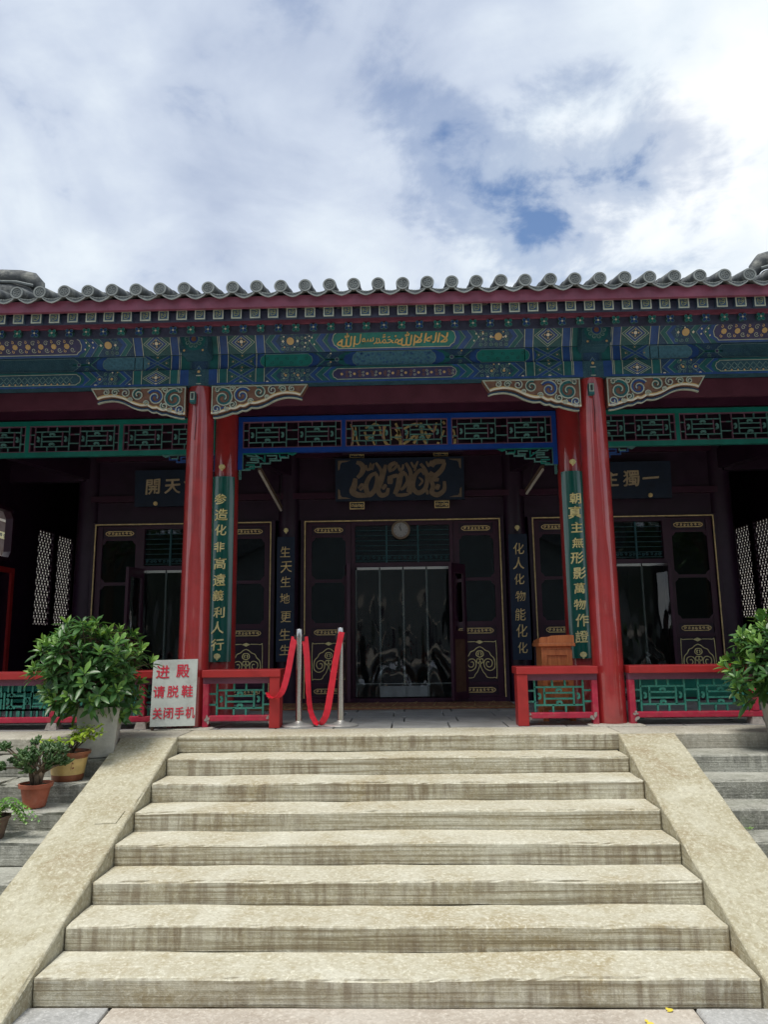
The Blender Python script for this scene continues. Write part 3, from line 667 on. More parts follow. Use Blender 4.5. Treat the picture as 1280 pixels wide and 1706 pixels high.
def curls(mb, fn, ua, ub, va, vb, step, mats, rs, w=0.0045):
    nu = max(1, int((ub-ua)/step)); nv = max(1, int(round((vb-va)/step))); i = 0
    for a in range(nu):
        for b in range(nv):
            u = ua+(a+0.5)*(ub-ua)/nu; v = va+(b+0.5)*(vb-va)/nv; i += 1
            mb.mat(mats[(a+b) % len(mats)]).disk(u, v, step*0.44, fn, 0.0026, 12)
            mb.mat('p_lined').line(spiral(u, v, step*0.44, 1.3, rs.random()*6.28, 1 if i % 2 else -1, 14), w, fn, 0.004)
            if rs.random() < 0.30: mb.mat('p_white' if rs.random() < 0.4 else 'p_cream').disk(u+step*0.4, v+step*0.4, 0.008, fn, 0.0052, 8)
def paint_half(mbs, xc, sg, cart, centre):
    rs = random.Random(int(xc*100)+sg)
    for t in ('low', 'mid', 'up'):
        mb = mbs[t]; fn, H = tier_fn(t); U = lambda d: xc+sg*d
        A, B = ('p_green', 'p_blue') if t != 'low' else ('p_blue', 'p_green')
        def rect(d0, d1, m, h=0.0014): mb.mat(m).poly([(U(d0), 0.002), (U(d1), 0.002), (U(d1), H-0.002), (U(d0), H-0.002)][::sg], fn, h)
        def ln(d, m='p_line', w=0.007): mb.mat(m).poly([(U(d-w/2), 0.002), (U(d+w/2), 0.002), (U(d+w/2), H-0.002), (U(d-w/2), H-0.002)][::sg], fn, 0.0044)
        def chev(d, th, m, h=0.002, reach=0.085):    # points at the column
            mb.mat(m).poly([(U(d), H/2), (U(d+reach), 0.002), (U(d+reach+th), 0.002), (U(d+th), H/2), (U(d+reach+th), H-0.002), (U(d+reach), H-0.002)][::sg], fn, h)
            mb.mat('p_lined').line([(U(d+reach), 0.003), (U(d), H/2), (U(d+reach), H-0.003)], 0.006, fn, 0.004)
        rect(0.10, 0.185, A); rect(0.19, 0.28, B); ln(0.188); ln(0.203); ln(0.283)
        # diamond field
        rect(0.29, 0.555, 'p_dgreen')
        c, mH = 0.422, H/2
        if t == 'up' or (t == 'low' and abs(centre) > 1):
            for s_, m in ((1.0, 'p_green'), (0.78, 'p_blue'), (0.50, 'p_navy')):
                mb.mat(m).poly([(U(c-0.13*s_), mH), (U(c), mH-H*0.48*s_), (U(c+0.13*s_), mH), (U(c), mH+H*0.48*s_)][::sg], fn, 0.0022+0.0006*(1-s_)*4)
                mb.mat('p_line').line([(U(c-0.13*s_), mH), (U(c), mH-H*0.48*s_), (U(c+0.13*s_), mH), (U(c), mH+H*0.48*s_)], 0.005, fn, 0.0052, closed=True)
            mb.mat('p_white').disk(U(c), mH+0.005, 0.017, fn, 0.0062, 12)
            for a in range(4): mb.mat('p_cream').disk(U(c)+0.03*math.cos(a*math.pi/2), mH+0.005+0.03*math.sin(a*math.pi/2), 0.008, fn, 0.006, 8)
        else:
            for k in (-1, 1):
                mb.mat('p_blue').line([(U(0.30), mH+k*mH*0.9), (U(0.545), mH-k*mH*0.9)], 0.030, fn, 0.0022+0.0003*k)
                for o in (-0.017, 0.017): mb.mat('p_lined').line([(U(0.30), mH+k*mH*0.9+o), (U(0.545), mH-k*mH*0.9+o)], 0.005, fn, 0.004)
            for (du, dv) in ((-0.09, 0), (0.09, 0), (0, 0.06), (0, -0.06)):
                mb.mat('p_lined').line(spiral(U(c+du), mH+dv, 0.022, 1.3, du*9, 1), 0.004, fn, 0.0045); mb.mat('p_cream').disk(U(c+du), mH+dv, 0.007, fn, 0.0052, 8)
        # second band
        rect(0.565, 0.645, B if t != 'low' else 'p_green'); ln(0.565); ln(0.648)
        if t == 'mid':
            mb.mat('p_navy').poly([(U(0.55), 0.002), (U(cart), 0.002), (U(cart), H-0.002), (U(0.55), H-0.002)][::sg], fn, 0.0024)
            a0, a1 = (0.60, 1.12) if abs(centre) < 1 else (0.50, 0.97)
            mb.mat('p_blue').poly(hexcart(min(U(a0-0.07), U(a1+0.07)), max(U(a0-0.07), U(a1+0.07)), 0.004, H-0.004, 0.07), fn, 0.0034)
            pts = hexcart(min(U(a0), U(a1)), max(U(a0), U(a1)), 0.014, H-0.012, 0.045)
            mb.mat('p_teal' if abs(centre) < 1 else 'p_pale').poly(pts, fn, 0.0044); mb.mat('p_lined').line(pts, 0.006, fn, 0.0054, closed=True)
            if abs(centre) < 1:
                for k in range(9):
                    mb.mat('p_dgreen').line(spiral(U(a0+0.07+k*0.048), H/2+0.022*(-1)**k, 0.02, 1.2, k*1.3, (-1)**k, 10), 0.0055, fn, 0.0055)
            b0 = a1+0.10
            for k in (-1, 1):
                mb.mat('p_green').line([(U(b0-0.06), H/2+k*H*0.48), (U(b0+0.02), H/2+k*0.004), (U(b0+0.20), H/2+k*0.004)], 0.016, fn, 0.0042)
                mb.mat('p_lined').line([(U(b0-0.06), H/2+k*H*0.42), (U(b0+0.02), H/2), (U(b0+0.20), H/2)], 0.0045, fn, 0.0052)
            curls(mb, fn, min(U(b0+0.02), U(cart)), max(U(b0+0.02), U(cart)), 0.012, H-0.012, 0.046, ('p_dgreen', 'p_blue', 'p_navy'), rs)
            mb.mat('p_lined').disk(U(b0+0.14), H/2, 0.022, fn, 0.0056, 12); mb.mat('p_violet').disk(U(b0+0.14), H/2, 0.014, fn, 0.0064, 10)
        else:
            rect(0.655, cart, 'p_navy', 0.0018)
            chev(0.66, 0.05, A); chev(0.715, 0.045, B, 0.0024)
            curls(mb, fn, min(U(0.80), U(cart-0.22)), max(U(0.80), U(cart-0.22)), 0.010, H-0.010, 0.047, ('p_dgreen', 'p_navy', 'p_dgreen'), rs)
            if t == 'up':
                mb.mat('p_navy').disk(U(0.905), H*0.5, 0.05, fn, 0.0046, 16)
                mb.mat('p_cream').disk(U(0.905), H*0.5, 0.033, fn, 0.0060, 18); mb.mat('p_gold').line([(U(0.905)+0.033*math.cos(k*0.35), H*0.5+0.033*math.sin(k*0.35)) for k in range(18)], 0.006, fn, 0.0066, closed=True)
                for du in (-0.072, 0.072): mb.mat('p_white').poly([(U(0.905+du)-0.014, H*0.5), (U(0.905+du), H*0.5-0.015), (U(0.905+du)+0.014, H*0.5), (U(0.905+du), H*0.5+0.015)], fn, 0.006)
                for du, dv in ((0.15, 0.03), (0.15, -0.02), (0.19, 0.0), (0.215, 0.03), (0.235, -0.035)): mb.mat('p_white').poly([(U(0.905+du)-0.009, H*0.5+dv), (U(0.905+du), H*0.5+dv-0.011), (U(0.905+du)+0.009, H*0.5+dv), (U(0.905+du), H*0.5+dv+0.011)], fn, 0.006)
            else:
                for du in (0.86, 0.98): mb.mat('p_lined').line([(U(du)+0.032*math.cos(k*0.45), H*0.5+0.032*math.sin(k*0.45)) for k in range(14)], 0.006, fn, 0.0058, closed=True); mb.mat('p_cream').disk(U(du), H*0.5, 0.013, fn, 0.006, 10)
                for du in (0.68, 0.42, 1.02): mb.mat('p_white').disk(U(du), 0.016, 0.015, fn, 0.006, 10)
            chev(cart-0.23, 0.05, A); chev(cart-0.165, 0.06, B, 0.0024); chev(cart-0.095, 0.05, A, 0.0028)
def build_beams():
    bays = [(CXL-BAY, CXL, (CXL-BAY/2)), (CXL, CXR, 0.0), (CXR, CXR+BAY, CXR+BAY/2)]
    for bi, (a, b, ctr) in enumerate(bays):
        lo = MB().mat('p_base').box(a+0.002, b-0.002, -0.130, -0.025, 3.250, 3.414)
        mi = MB().mat('p_base').box(a+0.002, b-0.002, -0.100, -0.03, 3.4165, 3.5755)
        up = MB().mat('p_base')
        sec = [(-0.102, 3.578), (-0.205, 3.775), (-0.19, 3.84), (0.0, 3.88), (0.10, 3.80), (0.08, 3.578)]
        p = up.verts([(a+0.002, y, z) for y, z in sec]); q = up.verts([(b-0.002, y, z) for y, z in sec]); n = len(sec)
        for k in range(n): up.face(p+k, q+k, q+(k+1) % n, p+(k+1) % n)
        up.face(*range(p, p+n)); up.face(*reversed(range(q, q+n)))
        parts = {'low': lo.build('lintel_beam', hall), 'mid': mi.build('pad_board', hall), 'up': up.build('eave_purlin', hall)}
        mbs = {t: MB() for t in parts}; half = (b-a)/2
        cart = 1.32 if bi == 1 else 1.17
        if bi != 2: paint_half(mbs, b, -1, cart if bi == 1 else cart, ctr if bi == 0 else 0.0)
        if bi != 0: paint_half(mbs, a, 1, cart, ctr if bi == 2 else 0.0)
        if bi == 0: paint_half(mbs, a, 1, cart, ctr)
        if bi == 2: paint_half(mbs, b, -1, cart, ctr)
        for t in parts:
            mb = mbs[t]; fn, H = tier_fn(t)
            c0, c1 = a+cart, b-cart
            if t == 'up':
                mb.mat('p_blue').poly(hexcart(c0-0.05, c1+0.05, 0.004, H-0.004, 0.10), fn, 0.0034)
                pts = hexcart(c0, c1, 0.028, H-0.022, 0.06)
                mb.mat('p_teal' if bi == 1 else 'p_violet').poly(pts, fn, 0.0044); mb.mat('p_line').line(pts, 0.0075, fn, 0.0056, closed=True)
                if bi == 1: pass
                else:
                    kx = c0+0.10; i = 0
                    while kx < c1-0.06:
                        for q in range(8): mb.mat('p_gold').disk(kx+0.018*math.cos(q*0.785), H*0.5+0.018*math.sin(q*0.785), 0.010, fn, 0.0062, 6)
                        mb.mat('p_cream').disk(kx, H*0.5, 0.018, fn, 0.0066, 10)
                        for sv in (-1, 1): mb.mat('p_line').line(spiral(kx+0.055, H*0.5+sv*0.034, 0.026, 1.3, 0.5*sv, sv, 12), 0.006, fn, 0.0058); mb.mat('p_cream').line(spiral(kx-0.02, H*0.5+sv*0.045, 0.016, 1.1, 2, -sv, 9), 0.006, fn, 0.0058)
                        kx += 0.13; i += 1
            elif t == 'mid':
                mb.mat('p_navy').poly([(c0, 0.003), (c1, 0.003), (c1, H-0.003), (c0, H-0.003)], fn, 0.0022)
                if bi == 1:
                    mb.mat('p_green').poly(hexcart(-0.03-0.56, -0.03+0.56, 0.004, H-0.004, 0.08), fn, 0.0034); mb.mat('p_blue').poly(hexcart(-0.03-0.50, -0.03+0.50, 0.004, H-0.004, 0.08), fn, 0.0040)
                    pts = hexcart(-0.03-0.41, -0.03+0.41, 0.006, H-0.004, 0.045); mb.mat('p_pale').poly(pts, fn, 0.0048); mb.mat('p_lined').line(pts, 0.005, fn, 0.0058, closed=True)
                    rs = random.Random(5)
                    for k in range(46): mb.mat('p_blue').line(spiral(-0.03+rs.uniform(-0.36, 0.36), rs.uniform(0.02, H-0.02), 0.012, 1.2, rs.random()*6, 1, 7), 0.004, fn, 0.0056)
                else:
                    pts = hexcart(c0+0.04, c1-0.04, 0.012, H-0.012, 0.05); mb.mat('p_base').poly(pts, fn, 0.0040); mb.mat('p_lined').line(pts, 0.005, fn, 0.005, closed=True)
                    for k in range(6): mb.mat('p_navy').line(spiral(c0+0.10+k*0.05, H/2, 0.024, 1.3, k, (-1)**k, 10), 0.006, fn, 0.005)
            else:
                mb.mat('p_green').poly(hexcart(c0-0.04, c1+0.04, 0.004, H-0.004, 0.08), fn, 0.0034)
                pts = hexcart(c0, c1, 0.030, H-0.026, 0.045); mb.mat('p_violet' if bi == 1 else 'p_base').poly(pts, fn, 0.0044); mb.mat('p_line').line(pts, 0.0065, fn, 0.0056, closed=True)
                kx = c0+0.09; i = 0
                while kx < c1-0.06:
                    if bi == 1:
                        mb.mat('p_cream').disk(kx, H*0.5, 0.014, fn, 0.0062, 8)
                        for sv in (-1, 1): mb.mat('p_salmon').line(spiral(kx+0.05, H*0.5+sv*0.016, 0.018, 1.3, i, sv, 10), 0.0055, fn, 0.006); mb.mat('p_line').line(spiral(kx+0.085, H*0.5-sv*0.018, 0.015, 1.2, i+2, -sv, 9), 0.0045, fn, 0.0058)
                        kx += 0.125
                    else:
                        for sv in (-1, 1): mb.mat('p_lined').line([(kx-0.03, H*0.5+sv*0.036), (kx+0.03, H*0.5-sv*0.036)], 0.007, fn, 0.006)
                        mb.mat('p_cream').disk(kx, 0.040, 0.009, fn, 0.006, 8); kx += 0.06
                    i += 1
                mb.mat('p_blue').poly([(a+0.14, 0.002), (b-0.14, 0.002), (b-0.14, 0.020), (a+0.14, 0.020)], fn, 0.0062)
            mb.build('painted_decoration', parts[t])
            if t == 'up' and bi == 1:
                # gold script on the middle cartouche, read from right to left
                s_ = MB().mat('p_gold'); x = -0.03+0.53; fnu, H = tier_fn('up')
                seq = [('\uFEFB', 0.72), ('\uFE8D', 0.7), ('\uFEEA\uFEDF', 0.75), ('\uFEFB\uFE8D', 0.72), ('\uFDF2', 0.8), ('\uFDF4', 0.62), ('\uFDF6', 0.60), ('\uFDF2', 0.8)]
                adv = [0.07, 0.04, 0.10, 0.11, 0.17, 0.21, 0.21, 0.17]
                for (ch, k), ad in zip(seq, adv):
                    v, f, w, hh = text_geo(ch, 0.0, 0.02, 0.18)
                    sx = min(1.4, (ad*0.94/w)/(0.155*k)); put_text(s_, ch, x-ad/2, H*0.5+0.003, 0.155*k*1.15, fnu, 0.007, 0.012, 0.02, 0.0, 0.18, sx)
                    x -= ad
                s_.build('script', parts[t])
    # painted beam heads over the columns, carved brackets under the lintel
    for xc in (CXL-BAY, CXL, CXR, CXR+BAY):
        mb = MB().mat('p_base')
        w = 0.135; y0, y1 = -0.33, -0.02
        fn = front(-0.33)
        out = [(xc-w, 3.53), (xc-w+0.02, 3.50), (xc+w-0.02, 3.50), (xc+w, 3.53), (xc+w, 3.74), (xc+w-0.03, 3.775), (xc-w+0.03, 3.775), (xc-w, 3.74)]
        mb.poly(out, fn, 0.0, 0.21)
        for k in range(10):
            a = k*2*math.pi/10; mb.mat('p_lined').line(spiral(xc+0.072*math.cos(a), 3.645+0.072*math.sin(a), 0.028, 1.2, a+2, 1, 10), 0.010, fn, 0.004)
        mb.mat('p_green').disk(xc, 3.645, 0.115, fn, 0.001, 20); mb.mat('p_blue').disk(xc, 3.645, 0.046, fn, 0.002, 14); mb.mat('p_lined').line([(xc+0.045*math.cos(k*0.45), 3.645+0.045*math.sin(k*0.45)) for k in range(14)], 0.006, fn, 0.004, closed=True)
        mb.mat('p_salmon').disk(xc, 3.645, 0.026, fn, 0.005, 12)
        for sx_ in (-1, 1): mb.mat('p_cream').disk(xc+sx_*0.09, 3.53, 0.011, fn, 0.004, 8)
        mb.build('beam_head', hall)
def bracket_outline(s, L=0.94):
    # profile of the carved bracket: u from column outward, v down from the lintel
    low = crom([(0.0, -0.285), (0.05, -0.282), (0.13, -0.262), (0.19, -0.240)], 5)[:-1] + crom([(0.19, -0.240), (0.235, -0.240), (0.285, -0.215)], 4)[:-1] + crom([(0.285, -0.215), (0.325, -0.218), (0.375, -0.188)], 4)[:-1] + crom([(0.375, -0.188), (0.44, -0.190), (0.52, -0.165), (0.62, -0.115), (0.72, -0.092), (0.82, -0.10), (0.875, -0.118)], 5)
    return [(p[0]*L/0.94, p[1]) for p in low]
def build_brackets():
    for xc, sg in ((CXL, -1), (CXL, 1), (CXR, -1), (CXR, 1), (CXL-BAY, 1), (CXR+BAY, -1)):
        x0 = xc+sg*0.128; fn = front(-0.105); Z = 3.2475
        low = bracket_outline(1); pts = [(x0+sg*u, Z+v) for u, v in low]+[(x0+sg*0.945, Z), (x0, Z)]
        root = MB().mat('p_salmon').poly(pts, fn, 0.0, 0.075)
        # back face closes the board
        root.mat('p_salmon').poly(pts, front(-0.030), 0.0)
        root = root.build('carved_bracket', hall)
        e = MB()
        e.mat('p_white').line([(x0+sg*u, Z+v+0.008) for u, v in low], 0.015, fn, 0.012, 0.014); e.mat('p_gold').line([(x0+sg*u, Z+v+0.020) for u, v in low], 0.013, fn, 0.009, 0.010)
        e.mat('p_line').line([(x0+sg*0.006, Z-0.28), (x0+sg*0.006, Z-0.006), (x0+sg*0.935, Z-0.006), (x0+sg*0.872, Z-0.112)], 0.011, fn, 0.008, 0.010)
        e.mat('p_navy').line([(x0+sg*(u+0.012), Z+v-0.016) for u, v in low], 0.018, lambda u, v, h: (u, -0.07-h, v), 0.0, 0.03)
        e.mat('p_line').line([(x0+sg*(u+0.012), Z+v-0.028) for u, v in low], 0.009, lambda u, v, h: (u, -0.07-h, v), 0.004, 0.03)
        e.build('moulded_edge', root)
        sc = MB()
        for (u, v, r, m, a, d) in ((0.115, -0.125, 0.098, 'p_green', 2.4, -1), (0.30, -0.105, 0.082, 'p_blue', 0.6, 1), (0.47, -0.075, 0.058, 'p_green', 2.0, -1), (0.60, -0.055, 0.042, 'p_violet', 1, 1), (0.70, -0.048, 0.034, 'p_green', 3, -1), (0.79, -0.045, 0.030, 'p_violet', 1, 1),
                                    (0.05, -0.235, 0.045, 'p_blue', 4, 1), (0.21, -0.195, 0.035, 'p_green', 1, -1), (0.205, -0.035, 0.028, 'p_teal', 0, 1), (0.385, -0.165, 0.026, 'p_green', 0, 1), (0.06, -0.04, 0.026, 'p_blue', 0, 1), (0.545, -0.125, 0.020, 'p_blue', 0, 1), (0.155, -0.235, 0.022, 'p_violet', 2, 1)):
            spn = [(x0+sg*(u+q[0]), Z+v+q[1]) for q in spiral(0, 0, r, 1.55, a, d, 22, 0.15)]
            sc.mat(m).line(spn, r*0.30, fn, 0.010, 0.012)
            sc.mat('p_line').line([(x0+sg*(u+q[0]*1.16), Z+v+q[1]*1.16) for q in spiral(0, 0, r, 1.5, a, d, 22, 0.2)], 0.0105, fn, 0.015, 0.010)
        for u in (0.02, 0.045, 0.07): sc.mat('p_blue').line([(x0+sg*u, Z-0.27), (x0+sg*(u+0.05), Z-0.215)], 0.011, fn, 0.011, 0.012)
        sc.build('scrollwork', root)
build_beams(); build_brackets()

def build_columns():
    for xc in (CXL-BAY, CXL, CXR, CXR+BAY):
        n = 40
        c = autosmooth(MB().mat('red_lacquer').lathe((xc, 0, 0), [(0.142, 0.012), (0.141, 0.3), (0.137, 1.2), (0.131, 2.4), (0.1265, 3.268)], n).build('front_column', hall))
        k = MB().mat('p_green').lathe((xc, 0, 0), [(0.1265, 3.268), (0.131, 3.272), (0.131, 3.345), (0.1285, 3.35)], n, False)
        k.mat('p_line').lathe((xc, 0, 0), [(0.1285, 3.345), (0.133, 3.348), (0.133, 3.356), (0.1285, 3.359)], n, False)
        k.mat('p_line').lathe((xc, 0, 0), [(0.128, 3.262), (0.1325, 3.265), (0.1325, 3.271), (0.128, 3.274)], n, False)
        k.mat('p_navy').lathe((xc, 0, 0), [(0.1285, 3.358), (0.1275, 3.52)], n, False)
        fn = lambda u, v, h, xc=xc: (xc+(0.130+h)*math.sin(u/0.13), -(0.130+h)*math.cos(u/0.13), v)
        for j in (-1, 0, 1):
            k.mat('p_blue').poly([(j*0.1-0.05, 3.37), (j*0.1+0.05, 3.37), (j*0.1, 3.45)], fn, 0.001); k.mat('p_lined').line([(j*0.1-0.05, 3.37), (j*0.1, 3.45), (j*0.1+0.05, 3.37)], 0.006, fn, 0.003)
            k.mat('p_cream').disk(j*0.1, 3.39, 0.014, fn, 0.003, 10)
        autosmooth(k.build('painted_neck', c))
        if abs(xc) < 3:
            b = MB().mat('p_green').box(xc-0.065, xc-0.015, -0.185, -0.128, 3.06, 3.17); b.mat('p_line').line([(xc-0.057, 3.09), (xc-0.023, 3.09), (xc-0.023, 3.16), (xc-0.057, 3.16)], 0.008, front(-0.185), 0.003, 0.004, closed=True)
            b.mat('black_plastic').box(xc-0.048, xc-0.032, -0.189, -0.18, 3.10, 3.15)
            b.tube([(xc-0.02, -0.14, 3.07), (xc-0.01, -0.137, 2.9), (xc-0.02, -0.137, 2.7)], 0.003, 5)
            b.build('lamp_bracket', c)
    for xc in (CXL-BAY, CXL, CXR, CXR+BAY):
        autosmooth(MB().mat('red_lacquer').lathe((xc, 1.1, 0), [(0.14, 0.0), (0.14, 0.4), (0.133, 3.7)], 32).build('inner_column', hall))
    # beams tying front and inner rows, and the long red beams above the hanging lattice
    for xc in (CXL-BAY, CXL, CXR, CXR+BAY):
        MB().mat('red_beam').box(xc-0.07, xc+0.07, 0.10, 1.0, 3.42, 3.62).build('tie_beam', hall)
    for a, b in ((CXL-BAY, CXL), (CXL, CXR), (CXR, CXR+BAY)):
        m = MB().mat('red_beam').box(a+0.12, b-0.12, 0.98, 1.22, 3.40, 3.60); m.mat('red_beam').box(a+0.12, b-0.12, 1.02, 1.18, 3.605, 3.80); m.build('red_beam', hall)
        m = MB().mat('maroon_light').box(a+0.12, b-0.12, 1.03, 1.17, 3.302, 3.398); m.build('under_beam', hall)
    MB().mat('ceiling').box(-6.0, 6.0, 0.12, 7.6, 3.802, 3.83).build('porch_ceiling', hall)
build_columns()

def lattice_unit(mb, x0, x1, z0, z1, fn, bw, dep, mats, orn=True):
    W, H = x1-x0, z1-z0; X = lambda a: x0+W*a; Z = lambda b: z0+H*b
    bars = [((.12, 0), (.12, 1)), ((.88, 0), (.88, 1)), ((.12, .22), (.88, .22)), ((.12, .78), (.88, .78)), ((.27, .22), (.27, .78)), ((.73, .22), (.73, .78)), ((.27, .42), (.73, .42)), ((.27, .6), (.73, .6)),
            ((.40, 0), (.40, .22)), ((.60, 0), (.60, .22)), ((.40, .78), (.40, 1)), ((.60, .78), (.60, 1)), ((0, .33), (.12, .33)), ((0, .67), (.12, .67)), ((.88, .33), (1, .33)), ((.88, .67), (1, .67))]
    for i, (a, b) in enumerate(bars):
        mb.mat(mats[0] if (i % 5 or len(mats) < 2) else mats[1])
        off = 0.0006*(i % 3)
        mb.line([(X(a[0]), Z(a[1])), (X(b[0]), Z(b[1]))], bw, fn, off, dep)
    if orn:
        mb.mat(mats[0])
        s = H*0.058
        for (a, b, rot) in ((.5, .69, 0), (.5, .31, 0), (.195, .5, 1), (.805, .5, 1)):
            cx, cz = X(a), Z(b)
            q = [(-1.7, -.9), (-.7, -.9), (-.5, -.3), (.5, -.3), (.7, -.9), (1.7, -.9), (1.8, .1), (1.0, .9), (-1.0, .9), (-1.8, .1)]
            mb.poly([((cx+(v if rot else u)*s), (cz+(u if rot else v)*s)) for u, v in (q if not rot else q[::-1])], fn, 0.003, dep)
def spandrel_steps(mb, x0, sg, ztop, fn, w, h, bw, mats):
    X = lambda a: x0+sg*w*a; Z = lambda b: ztop-h*b
    L = [[(0, 0), (1.0, 0.0), (.94, .10), (.86, .03)], [(0, 0), (0, 1.0), (.14, 1.0), (.14, .82), (.34, .82), (.34, .62), (.52, .62), (.52, .44), (.72, .44), (.72, .28), (.86, .28), (.86, .12)],
         [(.06, .92), (.22, .92), (.22, .70), (.06, .70)], [(.08, .55), (.30, .55), (.30, .40), (.16, .40), (.16, .28), (.38, .28)], [(.42, .12), (.42, .50), (.30, .20)], [(.46, .14), (.64, .14), (.64, .34), (.50, .34)], [(.70, .08), (.70, .22), (.82, .22)], [(.08, .12), (.30, .18), (.24, .06)]]
    for i, p in enumerate(L):
        mb.mat(mats[i % len(mats)]).line([(X(a), Z(b)) for a, b in p], bw, fn, 0.0007*i, 0.03)
def build_friezes():
    fn = front(1.06)
    def frieze(x0, x1, ndiv, fm, lm, ends, spm):
        zt, zb = 3.285, 2.865
        f = MB().mat(fm).box(x0, x1, 1.05, 1.10, zt-0.055, zt); f.box(x0, x1, 1.05, 1.10, zb, zb+0.055)
        xs = [x0+(x1-x0)*k/ndiv for k in range(ndiv+1)]
        for k, x in enumerate(xs):
            if k in (0, ndiv):
                xa = x if k == 0 else x-0.05
                f.box(xa, xa+0.05, 1.051, 1.099, zb-0.19 if ends else zb, zt-0.056 if not ends else zt-0.056)
            else: f.box(x-0.022, x+0.022, 1.052, 1.098, zb+0.056, zt-0.056)
        root = f.build('hanging_lattice_frame', hall)
        for k in range(ndiv):
            a, b = xs[k]+(0.05 if k == 0 else 0.022), xs[k+1]-(0.05 if k == ndiv-1 else 0.022)
            n = 2; lt = MB()
            for j in range(n):
                lattice_unit(lt, a+(b-a)*j/n, a+(b-a)*(j+1)/n, zb+0.055, zt-0.055, fn, 0.0085, 0.026, lm)
            lt.mat('lattice_mauve').line([(a+0.006, zb+0.061), (b-0.006, zb+0.061), (b-0.006, zt-0.061), (a+0.006, zt-0.061)], 0.010, fn, 0.004, 0.028, closed=True)
            lt.build('lattice_panel', root)
        for x, sg in ((x0+(0.05 if ends else 0.0), 1), (x1-(0.05 if ends else 0.0), -1)):
            s = MB(); spandrel_steps(s, x, sg, zb-0.006, fn, 0.60, 0.185, 0.012, spm); s.build('corner_fret', root)
        if ends:
            for x in (x0+0.025, x1-0.025):
                s = MB().mat('lattice_bar')
                for q in range(4): s.line(spiral(x, zb-0.21-0.022*q, 0.016, 1.2, q*1.7, 1, 8), 0.006, front(1.05), 0.0, 0.03)
                s.box(x-0.012, x+0.012, 1.062, 1.088, zb-0.30, zb-0.19); s.build('pendant', root)
    frieze(CXL+0.135, CXR-0.135, 3, 'frieze_blue', ('lattice_bar', 'lattice_mauve'), True, ('frieze_green', 'lattice_bar'))
    frieze(CXL-BAY+0.13, CXL-0.13, 3, 'frieze_green', ('lattice_bar', 'lattice_mauve'), False, ('lattice_bar', 'p_blue'))
    frieze(CXR+0.13, CXR+BAY-0.13, 3, 'frieze_green', ('lattice_bar', 'lattice_mauve'), False, ('lattice_bar', 'p_blue'))
build_friezes()

